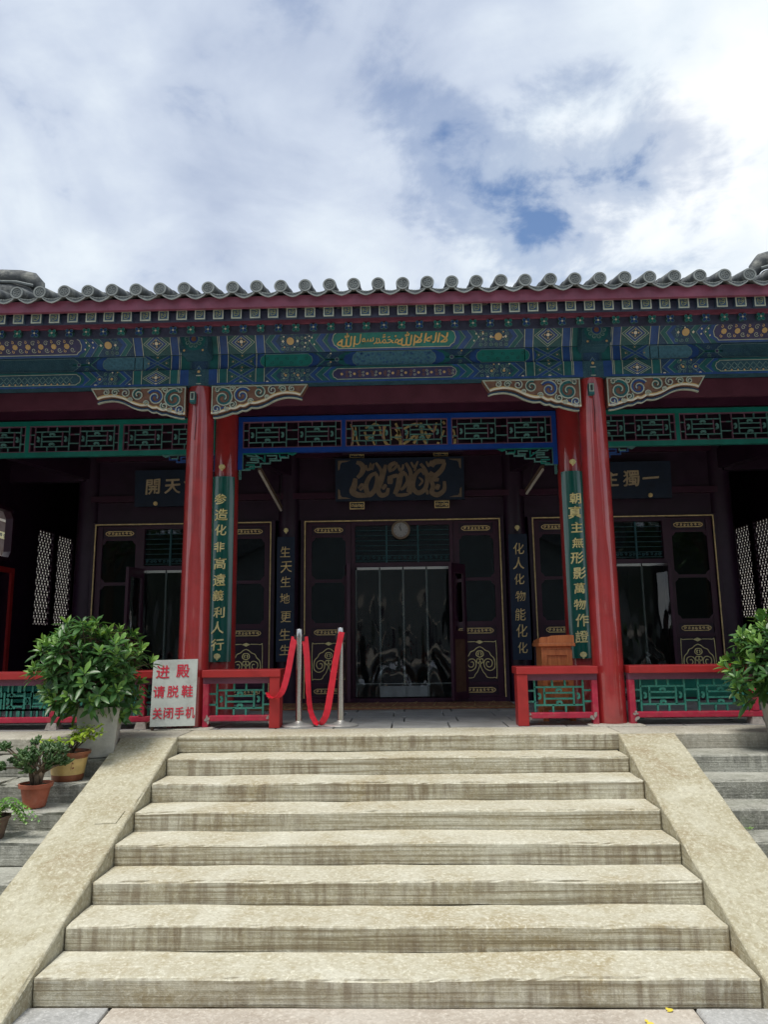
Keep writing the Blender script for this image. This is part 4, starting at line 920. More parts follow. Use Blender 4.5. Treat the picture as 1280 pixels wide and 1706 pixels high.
# --- rear wall of the gallery with three door bays
WY = 2.6
def cartouche(mb, cx, cz, w, h, fn):
    pts = hexcart(cx-w/2, cx+w/2, cz-h/2, cz+h/2, h*0.6)
    mb.mat('gold_dull').line(pts, 0.010, fn, 0.008, 0.010, closed=True)
    n = 7
    for k in range(n):
        mb.mat('gold_dull').line(spiral(cx-w*0.38+w*0.76*k/(n-1), cz, h*0.30, 1.2, k*1.9, (-1)**k, 9), 0.009, fn, 0.010, 0.010)
def leaf(parent, x0, x1, y, zt=2.30, simple=False):
    """door leaf: stiles and rails, two panes, three gold cartouches, scrolled panel"""
    fn = front(y-0.02); w = x1-x0; cx = (x0+x1)/2; st = 0.075
    f = MB().mat('maroon_light')
    for a, b in ((x0, x0+st), (x1-st, x1)): f.box(a, b, y-0.02, y+0.03, 0.06, zt)
    rails = [(0.06, 0.085), (0.205, 0.245), (0.775, 0.82), (0.945, 1.0), (1.52, 1.56), (2.11, 2.14), (zt-0.025, zt)]
    for a, b in rails: f.box(x0+st, x1-st, y-0.018, y+0.028, a, b)
    f.mat('maroon')
    for a, b in ((0.085, 0.205), (0.245, 0.775), (0.82, 0.945), (2.14, zt-0.025)): f.box(x0+st, x1-st, y-0.004, y+0.02, a, b)
    f.mat('maroon_light')
    for za, zb in ((1.0, 1.52), (1.56, 2.11)):      # clipped corners of the panes
        for xa, sg in ((x0+st, 1), (x1-st, -1)):
            for z, sv in ((za, 1), (zb, -1)):
                f.poly([(xa, z), (xa+sg*0.05, z), (xa+sg*0.032, z+sv*0.03), (xa+sg*0.015, z+sv*0.045), (xa, z+sv*0.06)][::sg*sv], fn, -0.006, 0.012)
    root = f.build('door_leaf', parent)
    for za, zb in ((1.0, 1.52), (1.56, 2.11)):
        MB().mat('glass').box(x0+st, x1-st, y+0.004, y+0.010, za, zb).build('pane', root)
    for cz, h in ((0.145, 0.055), (0.882, 0.06), (2.205, 0.055)):
        c = MB(); cartouche(c, cx, cz, w*0.62, h, front(y-0.004)); c.build('gilt_cartouche', root)
    g = MB().mat('gold'); fn = front(y-0.004); W = w-2*st-0.02
    def S(p): return [(cx+(a/350.0)*W*0.5, 0.51+b/380.0*0.235) for a, b in p]
    # traced from the panel: chamfered frame, arch, paired scrolls, palmette
    fr = [(-90, 378), (-300, 370), (-345, 330), (-345, -300), (-300, -345), (-150, -345), (-105, -280), (-60, -230), (-25, -150)]
    fr2 = [(-25, -150), (-10, -100), (-25, -30)]
    for sg in (-1, 1):
        q = lambda P: S([(sg*-a if sg == 1 else a, b) for a, b in P])
        for P, wd in ((fr, 0.008), (fr2, 0.008), ([(0, 275), (-60, 250), (-120, 200), (-190, 170), (-230, 100), (-290, 40), (-310, -60), (-300, -150), (-240, -200), (-170, -200), (-100, -150), (-80, -60), (-110, 10), (-170, 30), (-240, 0), (-255, -70), (-220, -130), (-160, -130), (-130, -80), (-150, -30), (-190, -40)], 0.010),
                      ([(0, 0), (-30, -60), (-70, -20), (-50, 30), (0, 20)], 0.010), ([(0, 60), (-60, 90), (-75, 130), (-50, 180), (0, 190)], 0.012), ([(-20, 100), (-35, 130), (-15, 160)], 0.012)):
            g.mat('gold').line(crom(q(P), 3), wd, fn, 0.008, 0.010)
    g.poly(S([(-90, 372), (0, 330), (90, 372), (0, 408)]), fn, 0.010, 0.012); g.disk(cx, 0.51+20/380*0.235, 0.010, fn, 0.012, 8, 0.012)
    g.build('gilt_scroll_panel', root)
    return root
def build_wall():
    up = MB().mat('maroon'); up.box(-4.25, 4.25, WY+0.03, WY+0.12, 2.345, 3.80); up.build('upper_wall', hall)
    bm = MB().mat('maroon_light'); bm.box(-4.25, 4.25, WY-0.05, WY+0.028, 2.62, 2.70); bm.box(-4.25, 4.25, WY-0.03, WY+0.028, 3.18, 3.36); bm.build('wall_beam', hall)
    for x in (-4.18, -1.485, 1.485, 4.18):
        autosmooth(MB().mat('maroon').lathe((x, WY+0.08, 0), [(0.15, 0), (0.145, 3.78)], 24).build('wall_column', hall))
    for cx, hw in ((-2.872, 1.158), (0.010, 1.265), (2.868, 1.155)):
        x0, x1 = cx-hw, cx+hw; lw = 0.60
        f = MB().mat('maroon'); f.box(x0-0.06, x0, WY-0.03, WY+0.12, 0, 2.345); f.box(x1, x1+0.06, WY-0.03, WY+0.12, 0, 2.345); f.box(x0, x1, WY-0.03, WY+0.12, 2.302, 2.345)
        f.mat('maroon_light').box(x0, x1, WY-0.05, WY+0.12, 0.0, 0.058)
        f.box(x0+lw+0.005, x0+lw+0.05, WY-0.03, WY+0.05, 0.06, 2.30); f.box(x1-lw-0.05, x1-lw-0.005, WY-0.03, WY+0.05, 0.06, 2.30)
        f.box(x0+lw+0.05, x1-lw-0.05, WY-0.03, WY+0.05, 1.705, 1.765); f.box(x0+lw+0.05, x1-lw-0.05, WY-0.03, WY+0.05, 2.255, 2.30)
        root = f.build('door_frame', hall)
        g = MB().mat('gold_dull').line([(x0-0.004, 0.06), (x0-0.004, 2.318), (x1+0.004, 2.318), (x1+0.004, 0.06)], 0.014, front(WY-0.03), 0.010, 0.012); g.build('gilt_bead', root)
        leaf(hall, x0+0.004, x0+lw, WY+0.02); leaf(hall, x1-lw, x1-0.004, WY+0.02)
        a, b = x0+lw+0.05, x1-lw-0.05
        t = MB().mat('p_dgreen')
        for k in range(7): t.box(a, b, WY+0.0, WY+0.02, 1.79+k*0.066, 1.796+k*0.066)
        for k in range(1, 3): t.box(a+(b-a)*k/3-0.01, a+(b-a)*k/3+0.01, WY-0.004, WY+0.024, 1.765, 2.255)
        for k in range(18): t.line(spiral(a+0.04+(b-a-0.08)*k/17, 1.83, 0.022, 1.2, k, (-1)**k, 8), 0.007, front(WY), 0.004, 0.01)
        t.build('transom_lattice', root)
        MB().mat('glass').box(a, b, WY+0.028, WY+0.033, 1.765, 2.255).build('transom_pane', root)
    # two leaves of the middle door stand open behind and beside the curtain
    def open_leaf(hx, hy, fx, fy):
        d = Vector((fx-hx, fy-hy, 0)); n = Vector((d.y, -d.x, 0)).normalized()
        P = lambda t, z, o: tuple(Vector((hx, hy, z))+d*t+n*o)
        def slab(mb, t0, t1, z0, z1, o0, o1):
            b = mb.verts([P(t0, z0, o0), P(t1, z0, o0), P(t1, z0, o1), P(t0, z0, o1), P(t0, z1, o0), P(t1, z1, o0), P(t1, z1, o1), P(t0, z1, o1)])
            for q in ((0,3,2,1),(4,5,6,7),(0,1,5,4),(1,2,6,5),(2,3,7,6),(3,0,4,7)): mb.face(*(b+i for i in q))
        mb = MB().mat('maroon_light'); slab(mb, 0, 0.14, 0.05, 1.72, -0.02, 0.02); slab(mb, 0.86, 1, 0.05, 1.72, -0.02, 0.02)
        for z0, z1 in ((0.05, 0.14), (0.78, 0.88), (1.60, 1.72)): slab(mb, 0.14, 0.86, z0, z1, -0.018, 0.018)
        mb.mat('brown_panel'); slab(mb, 0.14, 0.86, 0.14, 0.78, -0.012, 0.012)  # light reflected off the floor is put into the panel's brown
        root = mb.build('open_door_leaf', hall)
        g = MB().mat('glass'); slab(g, 0.14, 0.86, 0.88, 1.60, -0.003, 0.003); g.build('pane', root)
    open_leaf(0.80, 2.54, 0.60, 2.24); open_leaf(-0.72, 2.54, -0.66, 2.14); open_leaf(-3.36, 2.54, -3.44, 2.18); open_leaf(3.42, 2.54, 3.30, 2.2)
    # unlit room behind the doors, gallery ends
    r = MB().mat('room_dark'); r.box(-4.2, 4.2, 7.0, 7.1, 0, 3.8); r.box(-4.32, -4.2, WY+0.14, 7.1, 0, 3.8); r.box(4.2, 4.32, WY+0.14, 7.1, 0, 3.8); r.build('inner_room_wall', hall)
    MB().mat('maroon').box(-6.0, 6.0, 7.4, 7.5, 0, 3.8).build('rear_wall', hall)
    for sg in (-1, 1):      # porch beams from inner columns to the wall columns
        m = MB().mat('maroon'); m.bar((sg*1.925, 1.2, 3.06), (sg*1.50, 2.55, 3.06), 0.12, 0.26); m.build('porch_beam', hall)
        m = MB().mat('maroon'); m.bar((sg*4.65, 1.2, 3.06), (sg*4.2, 2.55, 3.06), 0.12, 0.26); m.build('porch_beam', hall)
        m = MB().mat('maroon'); m.box(min(sg*4.2, sg*5.3), max(sg*4.2, sg*5.3), 2.5, 2.6, 2.9, 3.7); m.build('side_passage_beam', hall)
build_wall()
def build_gallery_ends():
    for sg, X in ((-1, -5.2), (1, 5.12)):
        fx = side_plane(X, -sg)
        wins = [(3.38, 3.86), (3.99, 4.52)]; z0, z1 = 1.04, 2.42
        w = MB().mat('maroon')
        xa, xb = (X-0.045, X) if sg < 0 else (X, X+0.045)
        door = (2.05, 2.66) if sg < 0 else None
        cuts = [1.3]+([2.05, 2.66] if door else [])+[3.38, 3.86, 3.99, 4.52, 7.4]
        for i in range(0, len(cuts)-1):
            a, b = cuts[i], cuts[i+1]
            if (a, b) in wins: w.box(xa, xb, a, b, 0, z0); w.box(xa, xb, a, b, z1, 3.8)
            elif door and (a, b) == door: w.box(xa, xb, a, b, 0, 1.86); w.box(xa, xb, a, b, 2.56, 3.8)
            else: w.box(xa, xb, a, b, 0, 3.8)
        root = w.build('gallery_end_wall', hall)
        for a, b in wins:
            lt = MB().mat('maroon_light'); xm = (xa+xb)/2; fn = side_plane(xm, -sg); p = 0.090
            rows = int((z1-z0)/(p*0.866))+1
            def clipl(p0, p1):
                t0, t1 = 0.0, 1.0; d = (p1[0]-p0[0], p1[1]-p0[1])
                for q, r_ in ((-d[0], p0[0]-a), (d[0], b-p0[0]), (-d[1], p0[1]-z0), (d[1], z1-p0[1])):
                    if abs(q) < 1e-9:
                        if r_ < 0: return None
                    else:
                        t = r_/q
                        if q < 0: t0 = max(t0, t)
                        else: t1 = min(t1, t)
                return None if t0 >= t1 else [(p0[0]+d[0]*t0, p0[1]+d[1]*t0), (p0[0]+d[0]*t1, p0[1]+d[1]*t1)]
            for k in range(rows): 
                s = clipl((a-1, z0+k*p*0.866), (b+1, z0+k*p*0.866))
                if s: lt.line(s, 0.017, fn, 0.006, 0.012)
            for k in range(-30, 40):
                for sl in (1, -1):
                    c0 = a+k*p; L = (z1-z0)/1.732
                    s = clipl((c0, z0), (c0+sl*L, z1))
                    if s: lt.line(s, 0.017, fn, 0.006+0.0005*sl, 0.012)
            lt.line([(a, z0), (b, z0), (b, z1), (a, z1)], 0.03, fn, 0.012, 0.024, closed=True)
            lt.build('window_lattice', root)
        if door:
            f = MB().mat('maroon_light'); fn = side_plane(X, 1)
            f.line([(2.05, 1.95), (2.14, 1.88), (2.57, 1.88), (2.64, 1.98), (2.64, 2.44), (2.55, 2.54), (2.14, 2.54), (2.05, 2.46)], 0.05, fn, 0.02, 0.10, closed=True); f.build('octagon_frame', root)
            d = MB().mat('red_rail').line([(2.0, 0.1), (2.0, 1.74), (2.70, 1.74), (2.70, 0.1)], 0.07, fn, 0.03, 0.03); d.build('door_trim', root)
build_gallery_ends()

# ------------------------------------------------------------------ things hung in the gallery
def couplet(name, label, xc, yc, w, z0, z1, text, matb, cz, size, curved, gm, bold, knob):
    b = thing(name, label, 'couplet board', (xc, yc, z0), 'lettered boards on the columns')
    rad = 0.155
    if curved: fn = lambda u, v, h: (xc+(rad+h)*math.sin(u/rad), yc+0.155-(rad+h)*math.cos(u/rad), v)
    else: fn = lambda u, v, h: (xc+u, yc-h, v)
    mb = MB().mat(matb); n = 12 if curved else 1
    us = [-w/2+w*k/n for k in range(n+1)]
    fa = mb.verts([fn(u, z, 0.022) for u in us for z in (z0, z1)]); ba = mb.verts([fn(u, z, 0.0) for u in us for z in (z0, z1)])
    for k in range(n):
        a = 2*k; mb.face(fa+a, fa+a+2, fa+a+3, fa+a+1); mb.face(ba+a, ba+a+1, ba+a+3, ba+a+2)
        mb.face(fa+a+1, fa+a+3, ba+a+3, ba+a+1); mb.face(fa+a, ba+a, ba+a+2, fa+a+2)
    mb.face(fa, fa+1, ba+1, ba); e = 2*n; mb.face(fa+e, ba+e, ba+e+1, fa+e+1)
    autosmooth(mb.build('board', b), 40)
    for i, ch in enumerate(text):
        t = MB().mat(gm); put_text(t, ch, 0.008*math.sin(i*2.3+xc), cz[i], size*(0.94+0.08*math.sin(i*1.7)), fn, 0.026, bold, 0.03, 0.05, 0.04, 0.92, i+xc, 0.03*math.sin(i*3.1))
        t.build('character', b)
    for kz in knob:
        k = MB().mat('gold')
        for q in range(8): k.disk(0.018*math.cos(q*0.785), kz+0.016*math.sin(q*0.785), 0.014, fn, 0.030, 8, 0.012)
        k.disk(0, kz, 0.022, fn, 0.036, 14, 0.014); k.poly([(-0.014, kz-0.03), (0.014, kz-0.03), (0.0, kz-0.045)], fn, 0.026, 0.006); k.build('rosette', b)
    return b
zl = [2.318, 2.145, 1.975, 1.79, 1.61, 1.43, 1.265, 1.085, 0.925, 0.745]
couplet('couplet_board', 'green couplet board with gold characters beside the left red column', CXL-0.01, 0.945, 0.262, 0.565, 2.575, '参造化非高遠義利人行', 'board_green', zl, 0.135, True, 'gold', 0.016, (0.625, 2.68))
zr = [2.26, 2.105, 1.945, 1.775, 1.615, 1.45, 1.29, 1.12, 0.955, 0.785]
couplet('couplet_board', 'green couplet board with gold characters beside the right red column', CXR-0.005, 0.945, 0.242, 0.560, 2.565, '朝真主無形影萬物作證', 'board_green', zr, 0.135, True, 'gold', 0.016, (0.60, 2.665))
zb = [1.905, 1.71, 1.525, 1.31, 1.08, 0.86, 0.67]
couplet('couplet_board', 'black couplet board with gold characters left of the middle door', -1.485, 2.44, 0.225, 0.525, 2.10, '生天生地更生生', 'board_black', zb, 0.165, False, 'gold_dull', 0.0, (2.185,))
zb2 = [1.90, 1.715, 1.515, 1.30, 1.075, 0.87, 0.665]
couplet('couplet_board', 'black couplet board with gold characters right of the middle door', 1.485, 2.44, 0.235, 0.515, 2.09, '化人化物能化化', 'board_black', zb2, 0.165, False, 'gold_dull', 0.0, (2.175,))

def plaque(name, label, x0, x1, z0, z1, y, tilt=0.05):
    p = thing(name, label, 'plaque', ((x0+x1)/2, y, z0), 'plaques over the doors')
    fn = lambda u, v, h: (u, y-(v-z0)*tilt-h, v)
    MB().mat('board_black').poly([(x0, z0), (x1, z0), (x1, z1), (x0, z1)], fn, 0.02, 0.05).build('board', p)
    return p, fn
def build_plaques():
    for lab, x0, x1, txt, xs, fx in (('dark plaque with four gold characters over the left door bay', -3.50, -2.24, '開天古教', (-3.255, -3.0, -2.745, -2.49), -3.22), ('dark plaque with four gold characters over the right door bay', 2.24, 3.50, '真主獨一', (2.47, 2.72, 2.985, 3.24), 3.23)):
        p, fn = plaque('plaque', lab, x0, x1, 2.54, 3.02, 2.50)
        for i, (ch, x) in enumerate(zip(txt, xs)):
            t = MB().mat('plaque_gold'); put_text(t, ch, x, 2.80, 0.22, fn, 0.026, 0.018, 0.03, 0.05, 0.03, 1.0, i+x); t.build('character', p)
        for x in (x0+0.28, x1-0.28):
            k = MB().mat('gold_dull').disk(x, 2.575, 0.028, fn, 0.035, 14, 0.02); k.build('boss', p)
    p, fn = plaque('plaque', 'wide dark plaque with bronze Arabic calligraphy above the clock', -0.845, 0.825, 2.555, 3.115, 2.44)
    C = lambda a, b: (-0.010+(a-602)*(1.67/1125.0), 2.835-(b-265)*(0.56/380.0))
    strokes = [([(225,112),(262,125),(285,165),(268,212),(232,250)],36),([(215,255),(205,320),(190,370),(235,402),(320,408)],44),([(240,345),(268,312),(288,330),(252,362)],20),([(310,138),(320,178),(345,170),(350,138),(365,170),(378,125)],20),
        ([(395,118),(435,178),(442,230),(405,300)],24),([(402,208),(345,238),(308,320),(330,402),(384,360),(405,270),(396,212)],34),([(482,138),(470,190),(440,290),(412,360),(440,408),(488,396),(502,345)],34),([(455,325),(480,345)],42),
        ([(572,118),(520,150),(525,205)],30),([(572,118),(578,150),(540,192)],20),([(498,255),(560,240),(588,232)],26),([(520,250),(518,312)],40),([(595,142),(605,188),(630,172),(636,138)],20),
        ([(658,125),(700,210),(690,300),(670,385)],28),([(652,208),(610,240),(590,330),(556,402)],40),([(650,212),(672,280),(640,342),(606,362)],24),([(565,408),(620,412),(684,402)],24),([(705,120),(735,165),(765,112)],18),([(730,180),(748,190)],26),
        ([(788,135),(832,200),(842,285),(820,362),(762,394),(718,342),(738,240),(790,192),(822,235)],32),([(770,255),(802,290),(770,332)],15),([(702,335),(688,405)],30),([(838,115),(858,155),(880,110)],16),([(838,368),(846,410)],20),
        ([(848,225),(892,330),(880,390),(930,414),(988,372),(992,295)],34),([(1005,120),(915,122),(885,165)],38),([(1000,128),(972,190),(912,242),(866,212)],34),([(880,272),(945,282)],30),([(915,338),(950,352)],40)]
    t = MB().mat('bronze')
    for i, (pts, w) in enumerate(strokes):
        q = crom([C(a, b) for a, b in pts], 5); n = len(q)
        ws = [w*1.15*1.67/1125*(0.62+0.5*math.sin(math.pi*min(1, (k+0.6)/(n)))) for k in range(n)]
        t.line([(a[0], a[1]) for a in q], ws, fn, 0.026+0.0005*i, 0.010)
    t.build('calligraphy', p)
    g = MB().mat('bronze')
    for sx in (-1, 1):
        for sz in (-1, 1):
            cx, cz = -0.01+sx*0.80, 2.835+sz*0.25
            g.poly([(cx, cz), (cx-sx*0.16, cz), (cx-sx*0.10, cz-sz*0.018), (cx-sx*0.05, cz-sz*0.022), (cx-sx*0.03, cz-sz*0.05), (cx-sx*0.022, cz-sz*0.11), (cx, cz-sz*0.13)][::-sx*sz], fn, 0.028, 0.008)
    g.build('corner_mount', p)
    for x in (-0.57, 0.535):
        for z in (2.505, 3.19):
            g = MB().mat('gold_dull').line([(x-0.09, z-0.04), (x+0.09, z-0.04), (x+0.09, z+0.04), (x-0.09, z+0.04)], 0.012, front(2.48), 0.0, 0.03, closed=True)
            for k in range(5): g.line(spiral(x-0.06+0.03*k, z, 0.022, 1.2, k, (-1)**k, 8), 0.010, front(2.48), 0.002, 0.03)
            g.mat('board_black').box(x-0.085, x+0.085, 2.485, 2.51, z-0.035, z+0.035); g.build('gilt_cleat', p)
    # gilt script seen behind the hanging lattice
    s = thing('gilt_script', 'gilt Arabic script hung behind the blue hanging lattice', 'plaque', (0, 1.30, 2.9))
    b = MB(); fn = front(1.29); b.mat('maroon').box(-0.66, 0.74, 1.30, 1.33, 2.90, 3.30); b.build('board', s)
    b = MB().mat('gold_dull')
    D = lambda a, c: (-0.62+a*(1.30/1280.0)*1.02, 3.26-(c-60)*(0.34/290.0))
    for pts, w in (([(60,70),(85,180),(60,320)],22),([(110,90),(130,250),(180,320)],18),([(215,150),(240,230),(265,190)],26),([(220,110),(290,90),(330,70),(380,100),(390,180)],18),([(330,130),(300,220),(330,300)],18),([(440,90),(420,200),(470,290),(560,310),(610,300),(600,180),(560,120)],30),([(560,70),(600,160),(560,210),(610,240)],24),
                   ([(630,290),(700,250),(760,205),(800,200),(760,280)],26),([(650,130),(740,90),(800,80),(790,110)],22),([(840,70),(860,200),(920,310),(1010,310),(1035,270)],28),([(890,160),(920,220),(950,180)],24),([(920,90),(985,160),(1020,70)],20),([(1060,240),(1100,150)],22),([(1090,60),(1110,90)],24),([(1160,180),(1200,150),(1215,200),(1165,240)],20),([(1155,320),(1210,300),(1220,240)],26),([(700,150),(680,230)],14),([(500,100),(510,240)],14)):
        b.line([(a[0], a[1]) for a in crom([D(*p) for p in pts], 5)], w*0.0011, fn, 0.004, 0.012)
    b.build('calligraphy', s)
build_plaques()
def build_clock():
    c = thing('wall_clock', 'round wall clock with white face above the middle door curtain', 'clock', (-0.006, 2.52, 2.18))
    cx, cz = -0.006, 2.182; fn = front(2.53)
    autosmooth(MB().mat('bronze').line([(cx+0.108*math.cos(k*math.pi/18), cz+0.108*math.sin(k*math.pi/18)) for k in range(36)], 0.026, fn, 0.03, 0.06, closed=True).build('rim', c))
    MB().mat('clock_face').disk(cx, cz, 0.098, fn, 0.012, 36, 0.03).build('dial', c)
    d = MB().mat('black_plastic')
    for i in range(12):
        a = math.pi/2-i*math.pi/6; v, f, w, h = text_geo(str(i if i else 12), 0.0, 0.002)
        put_text(d, str(i if i else 12), cx+0.078*math.cos(a), cz+0.078*math.sin(a), 0.026, fn, 0.0135, 0.0, 0.002)
    d.build('numerals', c)
    h = MB().mat('black_plastic'); h.line([(cx+0.003, cz-0.015), (cx-0.008, cz+0.072)], 0.006, fn, 0.016, 0.002); h.line([(cx+0.006, cz-0.01), (cx-0.022, cz+0.046)], 0.008, fn, 0.019, 0.002); h.disk(cx, cz, 0.008, fn, 0.021, 10, 0.004); h.build('hands', c)
build_clock()
for sg, lab, a, b in ((-1, 'slanting fluorescent tube lamp beneath the left porch beam', (-1.632, 1.35, 2.723), (-1.552, 2.4, 2.446)), (1, 'slanting fluorescent tube lamp beneath the right porch beam', (1.645, 1.35, 2.683), (1.556, 2.0, 2.533))):
    t = thing('tube_lamp', lab, 'lamp', a, 'fluorescent tubes under the porch beams')
    A, B = Vector(a), Vector(b)
    MB().mat('old_wood').bar(A+Vector((0, 0, 0.035)), B+Vector((0, 0, 0.035)), 0.04, 0.035).build('batten', t)
    autosmooth(MB().mat('tube_glass').tube([A, B], 0.016, 10).build('tube', t))
    for P in (A, B): MB().mat('black_plastic').tube([P+Vector((sg*0.02, 0, 0.05)), Vector((sg*(1.925-0.425*(P.y-1.2)/1.35), P.y, 2.95))], 0.006, 5).build('hanger', t)

def build_curtain(label, xa, xb, n, hem):
    c = thing('strip_curtain', label, 'door curtain', ((xa+xb)/2, 2.5, 0.06), 'clear plastic door curtains')
    rail = MB().mat('steel'); w = (xb-xa)/n; y0 = 2.52
    for k in range(n): rail.box(xa+k*w+0.008, xa+(k+1)*w-0.008, y0-0.012, y0+0.012, 1.668, 1.70)
    rail.build('hanging_rail', c)
    for k in range(n):
        a, b = xa+k*w-0.012, xa+(k+1)*w+0.012; nx, nz = 22, 60; m = MB().mat('pvc'); yk = y0-0.006*(k % 2)
        def pt(i, j):
            u = i/nx; z = 0.075+(1.668-0.075)*j/nz; f = 1-j/nz
            q = Vector((a*4+u*2.2+k*3.3, z*2.6, xa))
            d = 0.020*f*noise.noise(q*0.7)+0.020*(f**1.5)*noise.noise(q*1.3+Vector((3, 1, 0)))+0.004*f*noise.noise(Vector((u*6+k*5, z*1.1, 2.0)))
            d += 0.036*math.exp(-((z-0.42-0.16*math.sin(k*2.3+xa)-0.25*noise.noise(Vector((k*1.7, u*1.5, 0))))/0.085)**2)*(0.5+noise.noise(Vector((u*3, k*2.0, xa))))
            return (a+(b-a)*u, yk+d*(1.3+1.1*max(0.0, noise.noise(Vector((u*2+k*2.7, z*1.6, 5.0))))), z)
        b0 = m.verts([pt(i, j) for j in range(nz+1) for i in range(nx+1)])
        for j in range(nz):
            m.cur = m.names.index('pvc')
            for i in range(nx):
                m.mat('pvc_hem' if (hem and j < 5 and k in hem) else ('pvc_seam' if i in (0, nx-1) else 'pvc'))
                q = b0+j*(nx+1)+i; m.face(q, q+1, q+nx+2, q+nx+1)
        m.build('strip', c, smooth=True)
build_curtain('clear plastic strip curtain in the middle doorway under the clock', -0.585, 0.615, 4, (1, 2))
build_curtain('clear plastic strip curtain in the left doorway behind the shrub', -3.42, -2.32, 3, ())
build_curtain('clear plastic strip curtain in the right doorway behind the green bench', 2.32, 3.42, 3, ())

def build_carpet():
    m = MB().mat('carpet').box(-1.75, 1.30, 1.62, 2.42, 0.002, 0.016); c = m.build('carpet', None, loc=(0, 2.0, 0))
    tag(c, 'brown and gold patterned carpet runner before the middle door', 'carpet')
    d = MB(); fn = lambda u, v, h: (u, v, 0.016+h)
    for v in (1.64, 1.80, 2.38): d.mat('carpet_line').line([(-1.74, v), (1.29, v)], 0.02, fn, 0.001, 0.001)
    for k in range(38):
        u = -1.70+k*0.08
        d.mat('carpet_line').poly([(u-0.035, 1.72), (u, 1.66), (u+0.035, 1.72), (u, 1.78)], fn, 0.001); d.line([(u-0.03, 1.9+0.4*(k % 2)), (u+0.03, 2.0+0.3*(k % 3)), (u, 2.2)], 0.02, fn, 0.001)
    d.build('woven_pattern', c)
build_carpet()

# ------------------------------------------------------------------ railings
def railing(label, x0, x1, units, end_post, feet, loose=()):
    r = thing('bench_railing', label, 'railing', ((x0+x1)/2, -0.06, 0), 'low red railings along the terrace')
    y0, y1 = -0.135, -0.045
    pw = 0.10
    s = MB().mat('red_rail').box(x0, x1, -0.175, 0.12, 0.452, 0.518); bev(s.build('seat_plank', r))
    def post(a, b, m='red_rail', z0=0.0): bev(MB().mat(m).box(a, b, y0-0.03, y1+0.06, z0, 0.4515).build('post', r))
    ia, ib = x0, x1
    if end_post == 'L': post(x0+0.004, x0+0.10); ia = x0+0.10
    if end_post == 'R': post(x1-0.10, x1-0.004); ib = x1-0.10
    # inner frame: pinkish repainted stiles and rails
    f = MB().mat('red_beam').box(ia+0.002, ib-0.002, y0+0.01, y1-0.01, 0.395, 0.4505); f.build('top_rail', r)
    st = []
    if end_post != 'L': st.append((ia+0.002, ia+0.055))
    if end_post != 'R': st.append((ib-0.055, ib-0.002))
    for a, b in st: bev(MB().mat('pink_red').box(a, b, y0+0.003, y1-0.003, 0.0, 0.394).build('stile', r))
    ja = ia+(0.055 if end_post != 'L' else 0.002); jb = ib-(0.055 if end_post != 'R' else 0.002)
    bev(MB().mat('pink_red').box(ja+0.001, jb-0.001, y0+0.005, y1-0.005, 0.062, 0.112).build('bottom_rail', r))
    for fx in feet:
        bev(MB().mat('pink_red').box(fx-0.028, fx+0.028, y0+0.002, y1-0.002, 0.113, 0.394).build('mullion', r))
        k = MB().mat('chipped'); b = k.verts([(fx-0.055, y0-0.02, 0), (fx+0.055, y0-0.02, 0), (fx+0.055, y1+0.03, 0), (fx-0.055, y1+0.03, 0), (fx-0.04, y0, 0.061), (fx+0.04, y0, 0.061), (fx+0.04, y1, 0.061), (fx-0.04, y1, 0.061)])
        for q in ((0,3,2,1),(4,5,6,7),(0,1,5,4),(1,2,6,5),(2,3,7,6),(3,0,4,7)): k.face(*(b+i for i in q))
        k.build('stone_foot', r)
    for e in ((ja, 1), (jb, -1)):      # worn paint at the joints
        k = MB().mat('chipped'); rs = random.Random(int(e[0]*999)); fn = front(y0)
        for q in range(6):
            cx, cz = e[0]+e[1]*rs.uniform(-0.025, 0.02), rs.uniform(0.04, 0.12); n = 7
            k.poly([(cx+rs.uniform(0.006, 0.020)*math.cos(t*6.283/n), cz+rs.uniform(0.006, 0.022)*math.sin(t*6.283/n)) for t in range(n)], fn, 0.0012+0.0004*q)
        k.build('flaked_paint', r)
    spans = []; edges = [ja]+[q for fx in feet for q in (fx-0.028, fx+0.028)]+[jb]
    for a, b in zip(edges[::2], edges[1::2]): spans.append((a, b))
    for a, b in spans:
        n = max(1, int(round((b-a)/0.52)))
        lt = MB()
        for j in range(n): lattice_unit(lt, a+(b-a)*j/n, a+(b-a)*(j+1)/n, 0.112, 0.395, front(-0.088), 0.016, 0.026, ('rail_green',))
        lt.build('lattice_panel', r)
    return r
def bev(o, w=0.006):
    m = o.modifiers.new('bevel', 'BEVEL'); m.width = w; m.segments = 2; return o
railing('low red bench railing with green lattice left of the steps, ribbon tied to its post', CXL+0.13, -1.105, 1, 'R', ())
railing('low red bench railing with green lattice in front of the lectern', 1.03, CXR-0.135, 1, 'L', ())
railing('long low red bench railing behind the left shrub and notice board', CXL-BAY+0.13, CXL-0.135, 4, None, (-2.36-0.02, -3.2, -4.05))
railing('long low red bench railing with green lattice right of the right column', CXR+0.14, CXR+BAY-0.13, 4, None, (3.15,))
def bench(label, x0, x1):
    b = thing('green_bench', label, 'bench', ((x0+x1)/2, 0.5, 0), 'green benches behind the railings')
    bev(MB().mat('bench_green').box(x0, x1, 0.32, 0.68, 0.40, 0.44).build('seat', b)); bev(MB().mat('bench_green').box(x0+0.03, x1-0.03, 0.35, 0.37, 0.20, 0.399).build('apron', b))
    for x in (x0+0.06, x1-0.10):
        for y in (0.36, 0.62): MB().mat('bench_green').box(x, x+0.045, y+0.011, y+0.05, 0.0, 0.399).build('leg', b)
bench('green bench behind the railing right of the right column', 2.2, 3.9); bench('green bench behind the left railing and the shrub', -4.3, -2.9)

